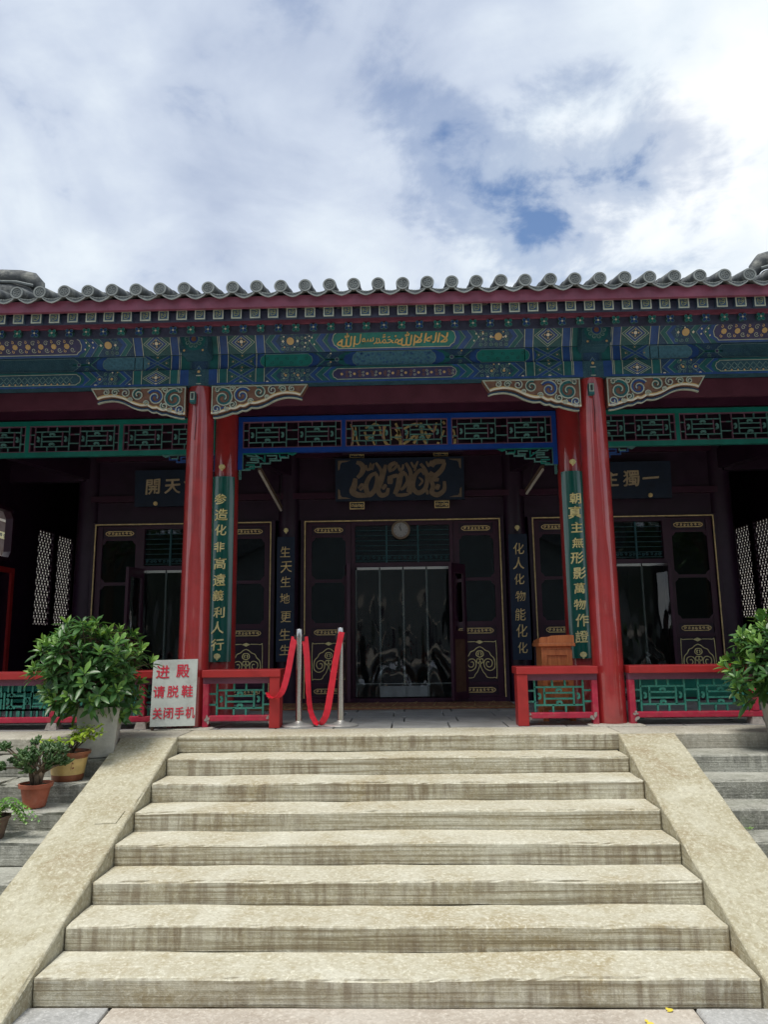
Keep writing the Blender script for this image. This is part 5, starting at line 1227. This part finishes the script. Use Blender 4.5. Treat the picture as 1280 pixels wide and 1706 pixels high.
# ------------------------------------------------------------------ stanchions, ribbons
def stanchion(label, x, y, h):
    s = thing('stanchion', label, 'stanchion', (x, y, 0), 'steel queue posts')
    autosmooth(MB().mat('steel_plate').lathe((x, y, 0), [(0.158, 0.0), (0.160, 0.010), (0.152, 0.018), (0.10, 0.024), (0.045, 0.036), (0.034, 0.05)], 40).build('base', s), 50)
    autosmooth(MB().mat('steel').lathe((x, y, 0), [(0.031, 0.045), (0.031, h-0.075)], 28).build('post', s))
    autosmooth(MB().mat('steel').lathe((x, y, 0), [(0.0335, h-0.075), (0.0335, h-0.006), (0.028, h), (0.0, h+0.001)], 28).build('head', s), 50)
    b = MB().mat('black_plastic').box(x+0.028, x+0.050, y-0.014, y+0.014, h-0.115, h-0.055); b.box(x-0.048, x-0.028, y-0.014, y+0.014, h-0.115, h-0.055); b.build('belt_clip', s)
stanchion('brushed steel queue post next to the railing, left of the pair', -0.955, -0.02, 0.885)
stanchion('brushed steel queue post nearer the doorway, right of the pair', -0.570, 0.0, 0.893)
def ribbon(label, pts, w, tw):
    q = crom(pts, 8); m = MB().mat('ribbon'); n = len(q); rows = []
    for i, p in enumerate(q):
        d = (q[min(i+1, n-1)]-q[max(i-1, 0)]).normalized(); a = tw(i/(n-1))
        s = Vector((math.cos(a), math.sin(a), 0)); s = (s-d*s.dot(d)).normalized(); t = d.cross(s)
        wv = 0.004*math.sin(i*1.9)
        rows.append(m.verts([p-s*w/2+t*0.0012+t*wv, p+t*(wv+0.003), p+s*w/2+t*0.0012, p+s*w/2-t*0.0012, p+t*(wv-0.001), p-s*w/2-t*0.0012+t*wv]))
    for a, b in zip(rows, rows[1:]):
        for k in range(6): m.face(a+k, a+(k+1) % 6, b+(k+1) % 6, b+k)
    m.face(*range(rows[0], rows[0]+6)); m.face(*reversed(range(rows[-1], rows[-1]+6)))
    o = autosmooth(m.build('red_ribbon', None, True, loc=pts[0]), 30); tag(o, label, 'ribbon', 'red ribbon barrier')
ribbon('red ribbon tied from the railing post up to the left steel post', [(-1.215, -0.16, 0.315), (-1.19, -0.185, 0.275), (-1.13, -0.205, 0.275), (-1.08, -0.19, 0.33), (-1.045, -0.13, 0.48), (-1.02, -0.08, 0.66), (-1.0, -0.03, 0.81)], 0.058, lambda t: 0.9-0.5*t)
ribbon('red ribbon sagging to the floor between the two steel posts', [(-0.905, -0.02, 0.81), (-0.880, -0.03, 0.60), (-0.862, -0.05, 0.30), (-0.835, -0.06, 0.12), (-0.77, -0.07, 0.025), (-0.70, -0.06, 0.10), (-0.655, -0.05, 0.33), (-0.610, -0.05, 0.60), (-0.555, -0.055, 0.85)], 0.06, lambda t: 0.25+0.6*math.sin(t*5))

# ------------------------------------------------------------------ notice board
def build_sign():
    s = thing('notice_board', 'white canvas A-frame notice with red Chinese characters beside the left column', 'sign', (-2.06, -0.22, 0))
    # board plane leans back
    x0, x1 = -2.255, -1.865
    bl, br, tr, tl = Vector((-2.245, -0.285, 0.035)), Vector((-1.862, -0.215, 0.035)), Vector((-1.875, -0.125, 0.618)), Vector((-2.262, -0.195, 0.612))
    nrm = (br-bl).cross(tl-bl).normalized()
    def fn(u, v, h):
        p = bl*(1-u)*(1-v)+br*u*(1-v)+tr*u*v+tl*(1-u)*v
        return tuple(p+nrm*(h+0.004*noise.noise(Vector((u*3, v*4, 1.0)))))
    m = MB().mat('canvas'); n = 14
    f = m.verts([fn(i/n, j/n, 0.012) for j in range(n+1) for i in range(n+1)]); b = m.verts([fn(i/n, j/n, -0.012) for j in range(n+1) for i in range(n+1)])
    for j in range(n):
        for i in range(n):
            q = j*(n+1)+i; m.face(f+q, f+q+1, f+q+n+2, f+q+n+1); m.face(b+q, b+q+n+1, b+q+n+2, b+q+1)
    for i in range(n):
        m.face(f+i, b+i, b+i+1, f+i+1); t = n*(n+1)+i; m.face(f+t, f+t+1, b+t+1, b+t)
        l = i*(n+1); m.face(f+l, f+l+n+1, b+l+n+1, b+l); rr = l+n; m.face(f+rr, b+rr, b+rr+n+1, f+rr+n+1)
    m.build('canvas_panel', s)
    L = MB()
    f2 = lambda u, v, h: fn(u, v, h)
    W, H = 0.39, 0.585
    def put(ch, u, v, wpx, hpx):
        t = MB().mat('sign_red'); vv, ff, w, hh = text_geo(ch, 0.0, 0.004)
        for ci, (ox, oy) in enumerate(((0, 0), (1, 0), (-1, 0), (0, 1), (0, -1))):
            bb = t.verts([fn(u+(p.x+ox*0.016)/w*wpx, v+(p.y+oy*0.012)/hh*hpx, 0.0145+0.0004*ci+(0.001 if p.z > 0 else -0.001)) for p in vv])
            for q in ff: t.face(*(bb+i for i in q))
        t.build('character', s)
    put('进', 0.225, 0.815, 0.29, 0.195); put('殿', 0.675, 0.82, 0.29, 0.195)
    for ch, u in zip('请脱鞋', (0.165, 0.475, 0.795)): put(ch, u, 0.515, 0.25, 0.175)
    for ch, u in zip('关闭手机', (0.155, 0.40, 0.645, 0.885)): put(ch, u, 0.195, 0.205, 0.165)
    for u in (0.05, 0.93):
        a = Vector(fn(u, 0.02, -0.03)); t = Vector(fn(u, 0.98, -0.03)); d = (a-t); a2 = t+d*((t.z-0.0)/-d.z)
        MB().mat('old_wood').bar(a2+Vector((0, 0, 0.003)), t, 0.022, 0.022, (0, 1, 0)).build('front_leg', s)
    for u in (0.0, 0.97):
        t = Vector(fn(u, 0.95, -0.05)); MB().mat('old_wood').bar((t.x-0.035, t.y+0.24, 0.003), t, 0.022, 0.022, (0, 1, 0)).build('rear_leg', s)
    MB().mat('old_wood').bar((-2.29, -0.25, 0.06), (-2.30, 0.0, 0.06), 0.018, 0.018).build('stretcher', s)
build_sign()

def build_lectern():
    l = thing('lectern', 'orange brown wooden lectern standing behind the right railing', 'lectern', (1.47, 0.40, 0))
    x0, x1, y0, y1 = 1.335, 1.625, 0.24, 0.54; W = 'lectern_wood'
    m = MB().mat(W).box(x0, x1, y0, y1, 0.10, 0.69); bev(m.build('body', l))
    for a, b, c, d in ((x0+0.0, x0+0.05, 0.12, 0.66), (x1-0.05, x1, 0.12, 0.66)): MB().mat(W).box(a, b, y0-0.014, y0-0.001, c, d).build('stile', l)
    for c, d in ((0.12, 0.17), (0.36, 0.40), (0.61, 0.66)): MB().mat(W).box(x0+0.0505, x1-0.0505, y0-0.014, y0-0.001, c, d).build('rail', l)
    m = MB().mat(W)
    pr = [(-0.03, 0.695), (0.03, 0.695), (0.03, 0.73), (0.02, 0.735)]
    bev(MB().mat(W).box(x0-0.03, x1+0.03, y0-0.04, y1+0.03, 0.6915, 0.725).build('top_moulding', l))
    # desk rim: front apron with stepped outline, side cheeks
    fn = front(y0-0.03); pts = [(x0-0.02, 0.726), (x1+0.02, 0.726), (x1+0.02, 0.795), (x1-0.02, 0.800), (x0+0.10, 0.795), (x0+0.07, 0.785), (x0+0.0, 0.780), (x0-0.02, 0.770)]
    MB().mat(W).poly(pts, fn, 0.0, 0.022).poly(pts, front(y0-0.008), 0.0).build('desk_front', l)
    for x in (x0-0.02, x1): 
        pts = [(y0-0.007, 0.726), (y1+0.02, 0.726), (y1+0.02, 0.745), (y0+0.1, 0.765), (y0-0.007, 0.77)]
        MB().mat(W).poly(pts, side_plane(x, -1), 0.0).poly(pts, side_plane(x+0.02, 1), 0.0, 0.02).build('desk_cheek', l)
    for x in (x0-0.004, x1-0.045):
        for y in (y0-0.01, y1-0.04): MB().mat(W).box(x, x+0.048, y, y+0.05, 0.0, 0.099).build('foot', l)
build_lectern()

# ------------------------------------------------------------------ plants
def leaf_blade(mb, p, d, n, L, W, fold=0.25, droop=0.15, pts=2):
    d = d.normalized(); s = d.cross(n); s = s.normalized() if s.length > 1e-5 else d.orthogonal().normalized(); n = s.cross(d)
    dn = Vector((0, 0, -1))
    prof = [(0.0, 0.10), (0.30, 0.78), (0.58, 1.0), (0.82, 0.62), (1.0, 0.0)]
    prev = None
    for t, w in prof:
        c = p+d*(L*t)+dn*(droop*L*t*t); hw = W/2*w; up = n*(fold*hw)
        if w == 0.0: cur = (mb.verts([c]),)
        else: cur = tuple(mb.verts([q]) for q in (c-s*hw+up, c, c+s*hw+up))
        if prev:
            if len(cur) == 1: mb.face(prev[0], prev[1], cur[0]); mb.face(prev[1], prev[2], cur[0])
            else: mb.face(prev[0], prev[1], cur[1], cur[0]); mb.face(prev[1], prev[2], cur[2], cur[1])
        prev = cur
def shrub(label, base, c, rx, ry, rz, ntip, seed, planter, zmin):
    rs = random.Random(seed)
    s = thing('potted_shrub', label, 'potted plant', base, 'broadleaf shrubs in concrete planters')
    planter(s)
    bx, by, bz = base; stem0 = Vector((bx, by, zmin))
    br = MB().mat('bark'); lf = MB()
    br.tube([stem0-Vector((0, 0, 0.08)), stem0+Vector((0.01, 0, 0.10)), Vector(c)+Vector((0, 0, -rz*0.35))], [0.022, 0.018, 0.012], 7)
    C = Vector(c)
    for i in range(ntip):
        k = (i+0.5)/ntip; ph = math.acos(1-2*k*0.93); th = i*2.39996+rs.uniform(-0.2, 0.2)
        dirv = Vector((math.sin(ph)*math.cos(th), math.sin(ph)*math.sin(th), math.cos(ph)))
        rad = rs.uniform(0.62, 1.0)*(1+0.22*noise.noise(dirv*2.2+Vector((seed, 0, 0)))); inner = rs.random() < 0.28
        if inner: rad *= 0.6
        tip = C+Vector((dirv.x*rx, dirv.y*ry, dirv.z*rz))*rad
        axis = (dirv*0.75+Vector((0, 0, 0.75))+Vector((rs.uniform(-.3, .3), rs.uniform(-.3, .3), 0))).normalized()
        mid = C+(tip-C)*0.5+Vector((0, 0, -0.05))
        br.tube([C+Vector((0, 0, -rz*0.35)), mid, tip-axis*0.02], [0.007, 0.005, 0.003], 4, False)
        n = rs.randint(9, 13); a = axis.orthogonal().normalized(); b = axis.cross(a); young = (not inner) and rs.random() < 0.55
        for j in range(n):
            q = j/n; az = j*2.39996+rs.uniform(-.2, .2); el = R(25+60*q+rs.uniform(-8, 8)) if young else R(40+58*q+rs.uniform(-10, 10))
            r = a*math.cos(az)+b*math.sin(az); d = axis*math.cos(el)+r*math.sin(el)
            L = rs.uniform(0.075, 0.125)*(0.75 if q < 0.25 else 1.05); W = L*rs.uniform(0.30, 0.38)
            lf.mat('leaf_young' if (young and q < 0.35) else 'leaf_shrub')
            leaf_blade(lf, tip-axis*(0.05*q)+r*0.004, d, (axis-d*axis.dot(d)), L, W, 0.35, 0.06+0.22*q)
    br.build('branches', s); lf.build('crown', s, True)
def square_planter(x, y, z0, z1, wb, wt, rot, soil=True):
    def f(parent):
        m = MB().mat('concrete'); cr, sr = math.cos(rot), math.sin(rot)
        def ring(w, z): return m.verts([(x+(a*w*cr-b*w*sr), y+(a*w*sr+b*w*cr), z) for a, b in ((-1, -1), (1, -1), (1, 1), (-1, 1))])
        rg = [ring(wb, z0), ring(wt, z1), ring(wt-0.022, z1), ring(wt-0.03, z1-0.05)]
        for a, b in zip(rg, rg[1:]):
            for k in range(4): m.face(a+k, a+(k+1) % 4, b+(k+1) % 4, b+k)
        m.face(rg[0]+3, rg[0]+2, rg[0]+1, rg[0]); bev(m.build('planter', parent))
        d = MB().mat('soil_dark'); b = d.verts([(x+(a*(wt-0.03)*cr-c*(wt-0.03)*sr), y+(a*(wt-0.03)*sr+c*(wt-0.03)*cr), z1-0.045) for a, c in ((-1, -1), (1, -1), (1, 1), (-1, 1))]); d.face(b, b+1, b+2, b+3); d.build('soil', parent)
    return f
shrub('bushy broadleaf shrub in a tapered concrete planter beside the notice board', (-2.45, -0.885, -RS), (-2.55, -0.90, 0.56), 0.47, 0.42, 0.45, 205, 3, square_planter(-2.45, -0.885, -RS+0.004, 0.27, 0.125, 0.165, 0.25), 0.22)
shrub('bushy broadleaf shrub at the right edge of the photo', (3.02, -0.885, -RS), (3.03, -0.88, 0.55), 0.43, 0.38, 0.40, 175, 9, square_planter(3.06, -0.885, -RS+0.004, 0.24, 0.125, 0.165, -0.2), 0.20)

def jade():
    z0 = -3*RS; x, y = -2.625, -1.545
    s = thing('potted_succulent', 'dark green succulent in a plain terracotta pot on the left steps', 'potted plant', (x, y, z0), 'small potted plants on the left steps')
    m = MB().mat('terracotta'); n = 32
    prof = [(0.070, 0.003), (0.076, 0.02), (0.100, 0.135), (0.114, 0.138), (0.118, 0.165), (0.108, 0.166), (0.100, 0.140)]
    rings = []
    for r, z in prof:
        rings.append(m.verts([(x+r*(1+(0.025*math.cos(12*2*math.pi*k/n) if 0.01 < z < 0.13 else 0))*math.cos(2*math.pi*k/n), y+r*(1+(0.025*math.cos(12*2*math.pi*k/n) if 0.01 < z < 0.13 else 0))*math.sin(2*math.pi*k/n), z0+z) for k in range(n)]))
    for a, b in zip(rings, rings[1:]):
        for k in range(n): m.face(a+k, a+(k+1) % n, b+(k+1) % n, b+k)
    m.face(*reversed(range(rings[0], rings[0]+n))); autosmooth(m.build('pot', s), 45)
    MB().mat('soil_dark').lathe((x, y, z0), [(0.0, 0.15), (0.101, 0.148)], 20, False).build('soil', s)
    rs = random.Random(4); b = MB().mat('bark'); l = MB().mat('leaf_jade'); base = Vector((x, y, z0+0.145))
    tips = []
    for i in range(5):
        a = i*1.3; top = base+Vector((0.045*math.cos(a), 0.045*math.sin(a), 0.09+0.02*(i % 2)))
        b.tube([base+Vector((0.02*math.cos(a), 0.02*math.sin(a), 0)), top], [0.018, 0.014], 7)
        for j in range(7):
            an = a+rs.uniform(-1.3, 1.3); e = top+Vector((math.cos(an)*rs.uniform(0.04, 0.21), math.sin(an)*rs.uniform(0.03, 0.13), rs.uniform(0.02, 0.19)))
            b.tube([top, (top+e)/2+Vector((0, 0, 0.01)), e], [0.009, 0.007, 0.005], 5); tips.append((e, (e-top).normalized()))
    for e, d in tips:
        for j in range(20):
            v = (d*0.4+Vector((rs.uniform(-1, 1), rs.uniform(-1, 1), rs.uniform(-0.2, 1.1)))).normalized()
            p = e+Vector((rs.uniform(-.025, .025), rs.uniform(-.025, .025), rs.uniform(-.02, .02)))
            L = rs.uniform(0.034, 0.055); q = v.orthogonal().normalized(); w = v.cross(q)
            # plump finger leaf
            r0, r1 = 0.0065, 0.010
            a0 = l.verts([p+q*r0, p+w*r0*0.6, p-q*r0, p-w*r0*0.6]); m_ = p+v*L*0.7; a1 = l.verts([m_+q*r1, m_+w*r1*0.6, m_-q*r1, m_-w*r1*0.6]); t = l.verts([p+v*L])
            for k in range(4): l.face(a0+k, a0+(k+1) % 4, a1+(k+1) % 4, a1+k); l.face(a1+k, a1+(k+1) % 4, t)
    b.build('branches', s, True); l.build('crown', s, True)
jade()
def lime_pot():
    z0 = -2*RS; x, y = -2.545, -1.215
    s = thing('potted_plant', 'lime leaved plant in a brown pot with a wide yellow band', 'potted plant', (x, y, z0), 'small potted plants on the left steps')
    m = MB().mat('glaze_brown').lathe((x, y, z0), [(0.108, 0.003), (0.113, 0.01), (0.118, 0.05)], 32, False); m.mat('glaze_yellow').lathe((x, y, z0), [(0.118, 0.05), (0.138, 0.165)], 32, False)
    m.mat('glaze_brown').lathe((x, y, z0), [(0.138, 0.165), (0.141, 0.185), (0.158, 0.19), (0.160, 0.212), (0.148, 0.213), (0.14, 0.17)], 32, False); autosmooth(m.build('pot', s), 50)
    g = MB().mat('glaze_brown'); fn = lambda u, v, h: (x+(0.131+h)*math.sin(u), y-(0.131+h)*math.cos(u), v)
    g.line([(0.55, z0+0.09), (0.60, z0+0.14), (0.68, z0+0.135)], 0.012, fn, 0.004); g.line([(0.62, z0+0.10), (0.72, z0+0.105)], 0.012, fn, 0.004); g.build('painted_mark', s)
    MB().mat('soil_dark').lathe((x, y, z0), [(0.0, 0.195), (0.142, 0.19)], 20, False).build('soil', s)
    rs = random.Random(8); b = MB().mat('bark'); l = MB().mat('leaf_lime'); base = Vector((x, y, z0+0.19))
    for i in range(11):
        a = rs.uniform(-0.5, 3.6) if i % 2 else rs.uniform(0, 6.28); e = base+Vector((math.cos(a)*rs.uniform(0.10, 0.26), math.sin(a)*rs.uniform(0.03, 0.13), rs.uniform(0.08, 0.23)))
        md = (base+e)/2+Vector((0, 0, 0.03)); b.tube([base+Vector((rs.uniform(-.03, .03), rs.uniform(-.02, .02), 0)), md, e], [0.005, 0.004, 0.002], 5)
        for j in range(22):
            t = rs.random(); p = md.lerp(e, t)+Vector((rs.uniform(-.03, .03), rs.uniform(-.03, .03), rs.uniform(-.015, .02)))
            v = Vector((rs.uniform(-1, 1), rs.uniform(-1, 1), rs.uniform(-0.3, 0.6))); leaf_blade(l, p, v, Vector((0, 0, 1)), rs.uniform(0.036, 0.06), rs.uniform(0.02, 0.03), 0.2, 0.3)
    b.build('branches', s, True); l.build('crown', s, True)
lime_pot()
def fern_pot():
    z0 = -4*RS; x, y = -2.72, -1.93
    s = thing('potted_fern', 'light green feathery fern cut by the left edge of the photo', 'potted plant', (x, y, z0), 'small potted plants on the left steps')
    autosmooth(MB().mat('old_wood').lathe((x, y, z0), [(0.075, 0.003), (0.105, 0.13), (0.115, 0.135), (0.115, 0.15), (0.104, 0.15), (0.10, 0.12)], 28, False).build('pot', s), 45)
    MB().mat('soil_dark').lathe((x, y, z0), [(0.0, 0.135), (0.103, 0.13)], 18, False).build('soil', s)
    rs = random.Random(12); l = MB().mat('leaf_fern'); base = Vector((x, y, z0+0.13))
    for i in range(26):
        a = i*2.4+rs.uniform(-.3, .3); Ln = rs.uniform(0.18, 0.32); up = rs.uniform(0.06, 0.18); prevp = base
        for k in range(1, 14):
            t = k/13; p = base+Vector((math.cos(a)*Ln*t, math.sin(a)*Ln*t*0.7, up*math.sin(t*2.4)*1.1-0.10*t*t))
            l.tube([prevp, p], 0.0016, 3, False); d = (p-prevp).normalized(); sd_ = d.cross(Vector((0, 0, 1))).normalized(); prevp = p
            for sg in (-1, 1): leaf_blade(l, p, (sd_*sg+d*0.6), Vector((0, 0, 1)), 0.055*(1.1-t*0.75), 0.014, 0.1, 0.25)
    l.build('fronds', s, True)
fern_pot()
def weeds():
    for i, (p, lab, n) in enumerate((((2.20, -1.735, -4*RS), 'small green weed growing from a joint of the right side steps', 14), ((1.78, -2.98, -7*RS), 'tiny weed in the crack beside the bottom step on the right', 8))):
        rs = random.Random(40+i); l = MB().mat('leaf_fern')
        for k in range(n):
            a = rs.uniform(0, 6.28); leaf_blade(l, Vector(p)+Vector((rs.uniform(0.0, .12) if i == 0 else rs.uniform(-.02, .03), rs.uniform(-.03, .0), 0.0)), Vector((math.cos(a), math.sin(a), rs.uniform(0.4, 1.4))), Vector((0, 0, 1)), rs.uniform(0.025, 0.055)*(1 if i == 0 else 0.6), 0.012, 0.2, 0.4)
        tag(l.build('weed', None, True, loc=p), lab, 'weed')
    for i, (p, lab) in enumerate((((1.265, -3.11, GZ+0.003), 'yellow fallen leaf at the foot of the bottom step'), ((1.13, -3.225, GZ+0.003), 'yellow fallen leaf at the very bottom edge of the photo'))):
        l = MB().mat('leaf_fallen'); leaf_blade(l, Vector(p), Vector((1, 0.4*(-1)**i, 0.15)), Vector((0, -0.3, 1)), 0.035, 0.02, 0.3, 0.0); leaf_blade(l, Vector(p)+Vector((0.01, 0, 0.001)), Vector((-0.3, 0.8, 0.2)), Vector((0, -0.3, 1)), 0.028, 0.016, 0.3, 0.0)
        tag(l.build('fallen_leaf', None, False, loc=p), lab, 'leaf', 'yellow leaves on the paving')
weeds()

# ------------------------------------------------------------------ neighbours: seen through the gallery windows and mirrored in the glass, with added backing and sky screens
def neighbours():
    for sg, lab in ((-1, 'red and white side building glimpsed through the left octagonal window'), (1, 'side building added as a pale backing behind the right lattice windows')):
        X = sg*8.6; b = thing('side_building', lab, 'building', (X+sg, 4, GZ), 'buildings beside the hall')
        xa, xb = min(X, X+sg*2.5), max(X, X+sg*2.5)
        MB().mat('white_wall').box(xa, xb, 9.71, 17, GZ, 4.1).build('wall', b)  # warm pale wall added as a bright backing for the lattice windows
        m = MB().mat('brown_panel').box(xa, xb, -2.0, 9.7, GZ, 4.0); m.build('timber_front', b)
        fn = side_plane(X, -sg); g = MB()
        g.mat('white_wall').line([(-1.9, 3.42), (9.6, 3.42)], 0.05, fn, 0.02, 0.02); g.mat('gold').line([(-1.9, 3.10), (9.6, 3.10)], 0.15, fn, 0.02, 0.02)
        for k in range(86): g.mat('board_black').line(spiral(-1.8+k*0.13, 3.10, 0.045, 1.2, k, (-1)**k, 8), 0.018, fn, 0.024)
        for k in range(37): g.mat('p_white').line([(-1.8+k*0.3, 2.2), (-1.5+k*0.3, 2.85)], 0.03, fn, 0.02, 0.02); g.line([(-1.5+k*0.3, 2.2), (-1.8+k*0.3, 2.85)], 0.03, fn, 0.021, 0.02)
        g.build('fretwork', b)
        r = MB().mat('tile_grey'); p = r.verts([(X-sg*0.5, -2.6, 3.95), (X-sg*0.5, 17.2, 3.95), (X+sg*2.6, 17.2, 5.4), (X+sg*2.6, -2.6, 5.4), (X-sg*0.5, -2.6, 3.85), (X-sg*0.5, 17.2, 3.85), (X+sg*2.6, 17.2, 5.3), (X+sg*2.6, -2.6, 5.3)])
        for q in ((0,1,2,3),(7,6,5,4),(0,4,5,1),(1,5,6,2),(2,6,7,3),(3,7,4,0)): r.face(*(p+i for i in q))
        r.build('roof', b)
    h = thing('facing_hall', 'grey gabled hall across the courtyard, mirrored in the door glass', 'building', (0, -24, GZ))
    w = MB().mat('gable_grey'); fn = lambda u, v, hh: (u, -22+hh, v)
    w.poly([(-9.5, GZ), (9.5, GZ), (9.5, 4.0), (0, 8.2), (-9.5, 4.0)][::-1], fn, 0.0, 6.0); w.build('wall', h)
    r = MB().mat('tile_grey')
    for sg in (-1, 1): r.bar((sg*10.3, -21.4, 3.75), (0, -21.4, 8.5), 0.7, 0.3, (0, 1, 0)); r.bar((sg*10.3, -25.5, 3.75), (0, -25.5, 8.5), 8.0, 0.2, (0, 1, 0))
    r.build('roof', h)
    d = MB().mat('maroon').box(-1.2, 1.2, -21.99, -21.9, GZ, 1.8); d.mat('white_wall').box(-2.6, 2.6, -21.98, -21.92, 1.9, 2.3); d.build('door', h)
    cw = thing('sky_screen_wall', 'dark wall added beyond the facing hall to keep low sky out of the glass', 'wall', (0, -33.5, GZ))  # added wall, blocks low sky in the curtain and pane reflections
    MB().mat('screen_wall').box(-45, 45, -36.0, -35.6, GZ, 7.5).build('screen_body', cw); MB().mat('tile_grey').box(-45.2, 45.2, -36.2, -35.4, 7.501, 7.8).build('coping', cw)
    for i, (x, y, ht, rr) in enumerate(((-13, -20, 9.0, 3.8), (13, -20, 9.5, 3.8), (-4.0, -31, 14.0, 5.2), (5.5, -32, 14.5, 5.2), (-17.5, -28, 12.5, 5.4), (18.0, -28, 12.5, 5.4))):  # tree row filled out to screen bright sky from the glass
        t = thing('courtyard_tree', ('leafy tree %s mirrored in the door glass, placed to screen the sky' % ('left of the facing hall', 'right of the facing hall', 'behind the left slope of the facing hall', 'behind the right slope of the facing hall', 'far left of the facing hall', 'far right of the facing hall')[i]), 'tree', (x, y, GZ), 'trees across the courtyard')
        rs = random.Random(70+i); b = MB().mat('bark'); b.tube([(x, y, GZ), (x+0.1, y, ht*0.35), (x, y, ht*0.75)], [0.28, 0.2, 0.08], 8)
        l = MB().mat('leaf_tree'); C = Vector((x, y, ht*0.68))
        for k in range(9):
            a = k*2.4; e = C+Vector((math.cos(a)*rr*0.7, math.sin(a)*rr*0.7, rs.uniform(-rr*0.4, rr*0.6))); b.tube([(x, y, ht*0.35+k*0.3), e], [0.09, 0.02], 5, False)
            for q in range(240):
                v = Vector((rs.gauss(0, 1), rs.gauss(0, 1), rs.gauss(0, 0.8)))*rr*0.24; leaf_blade(l, e+v, Vector((rs.uniform(-1, 1), rs.uniform(-1, 1), rs.uniform(-.6, .4))), Vector((0, 0, 1)), rs.uniform(0.25, 0.45), rs.uniform(0.14, 0.24))
        b.build('trunk', t, True); l.build('crown', t, True)
neighbours()
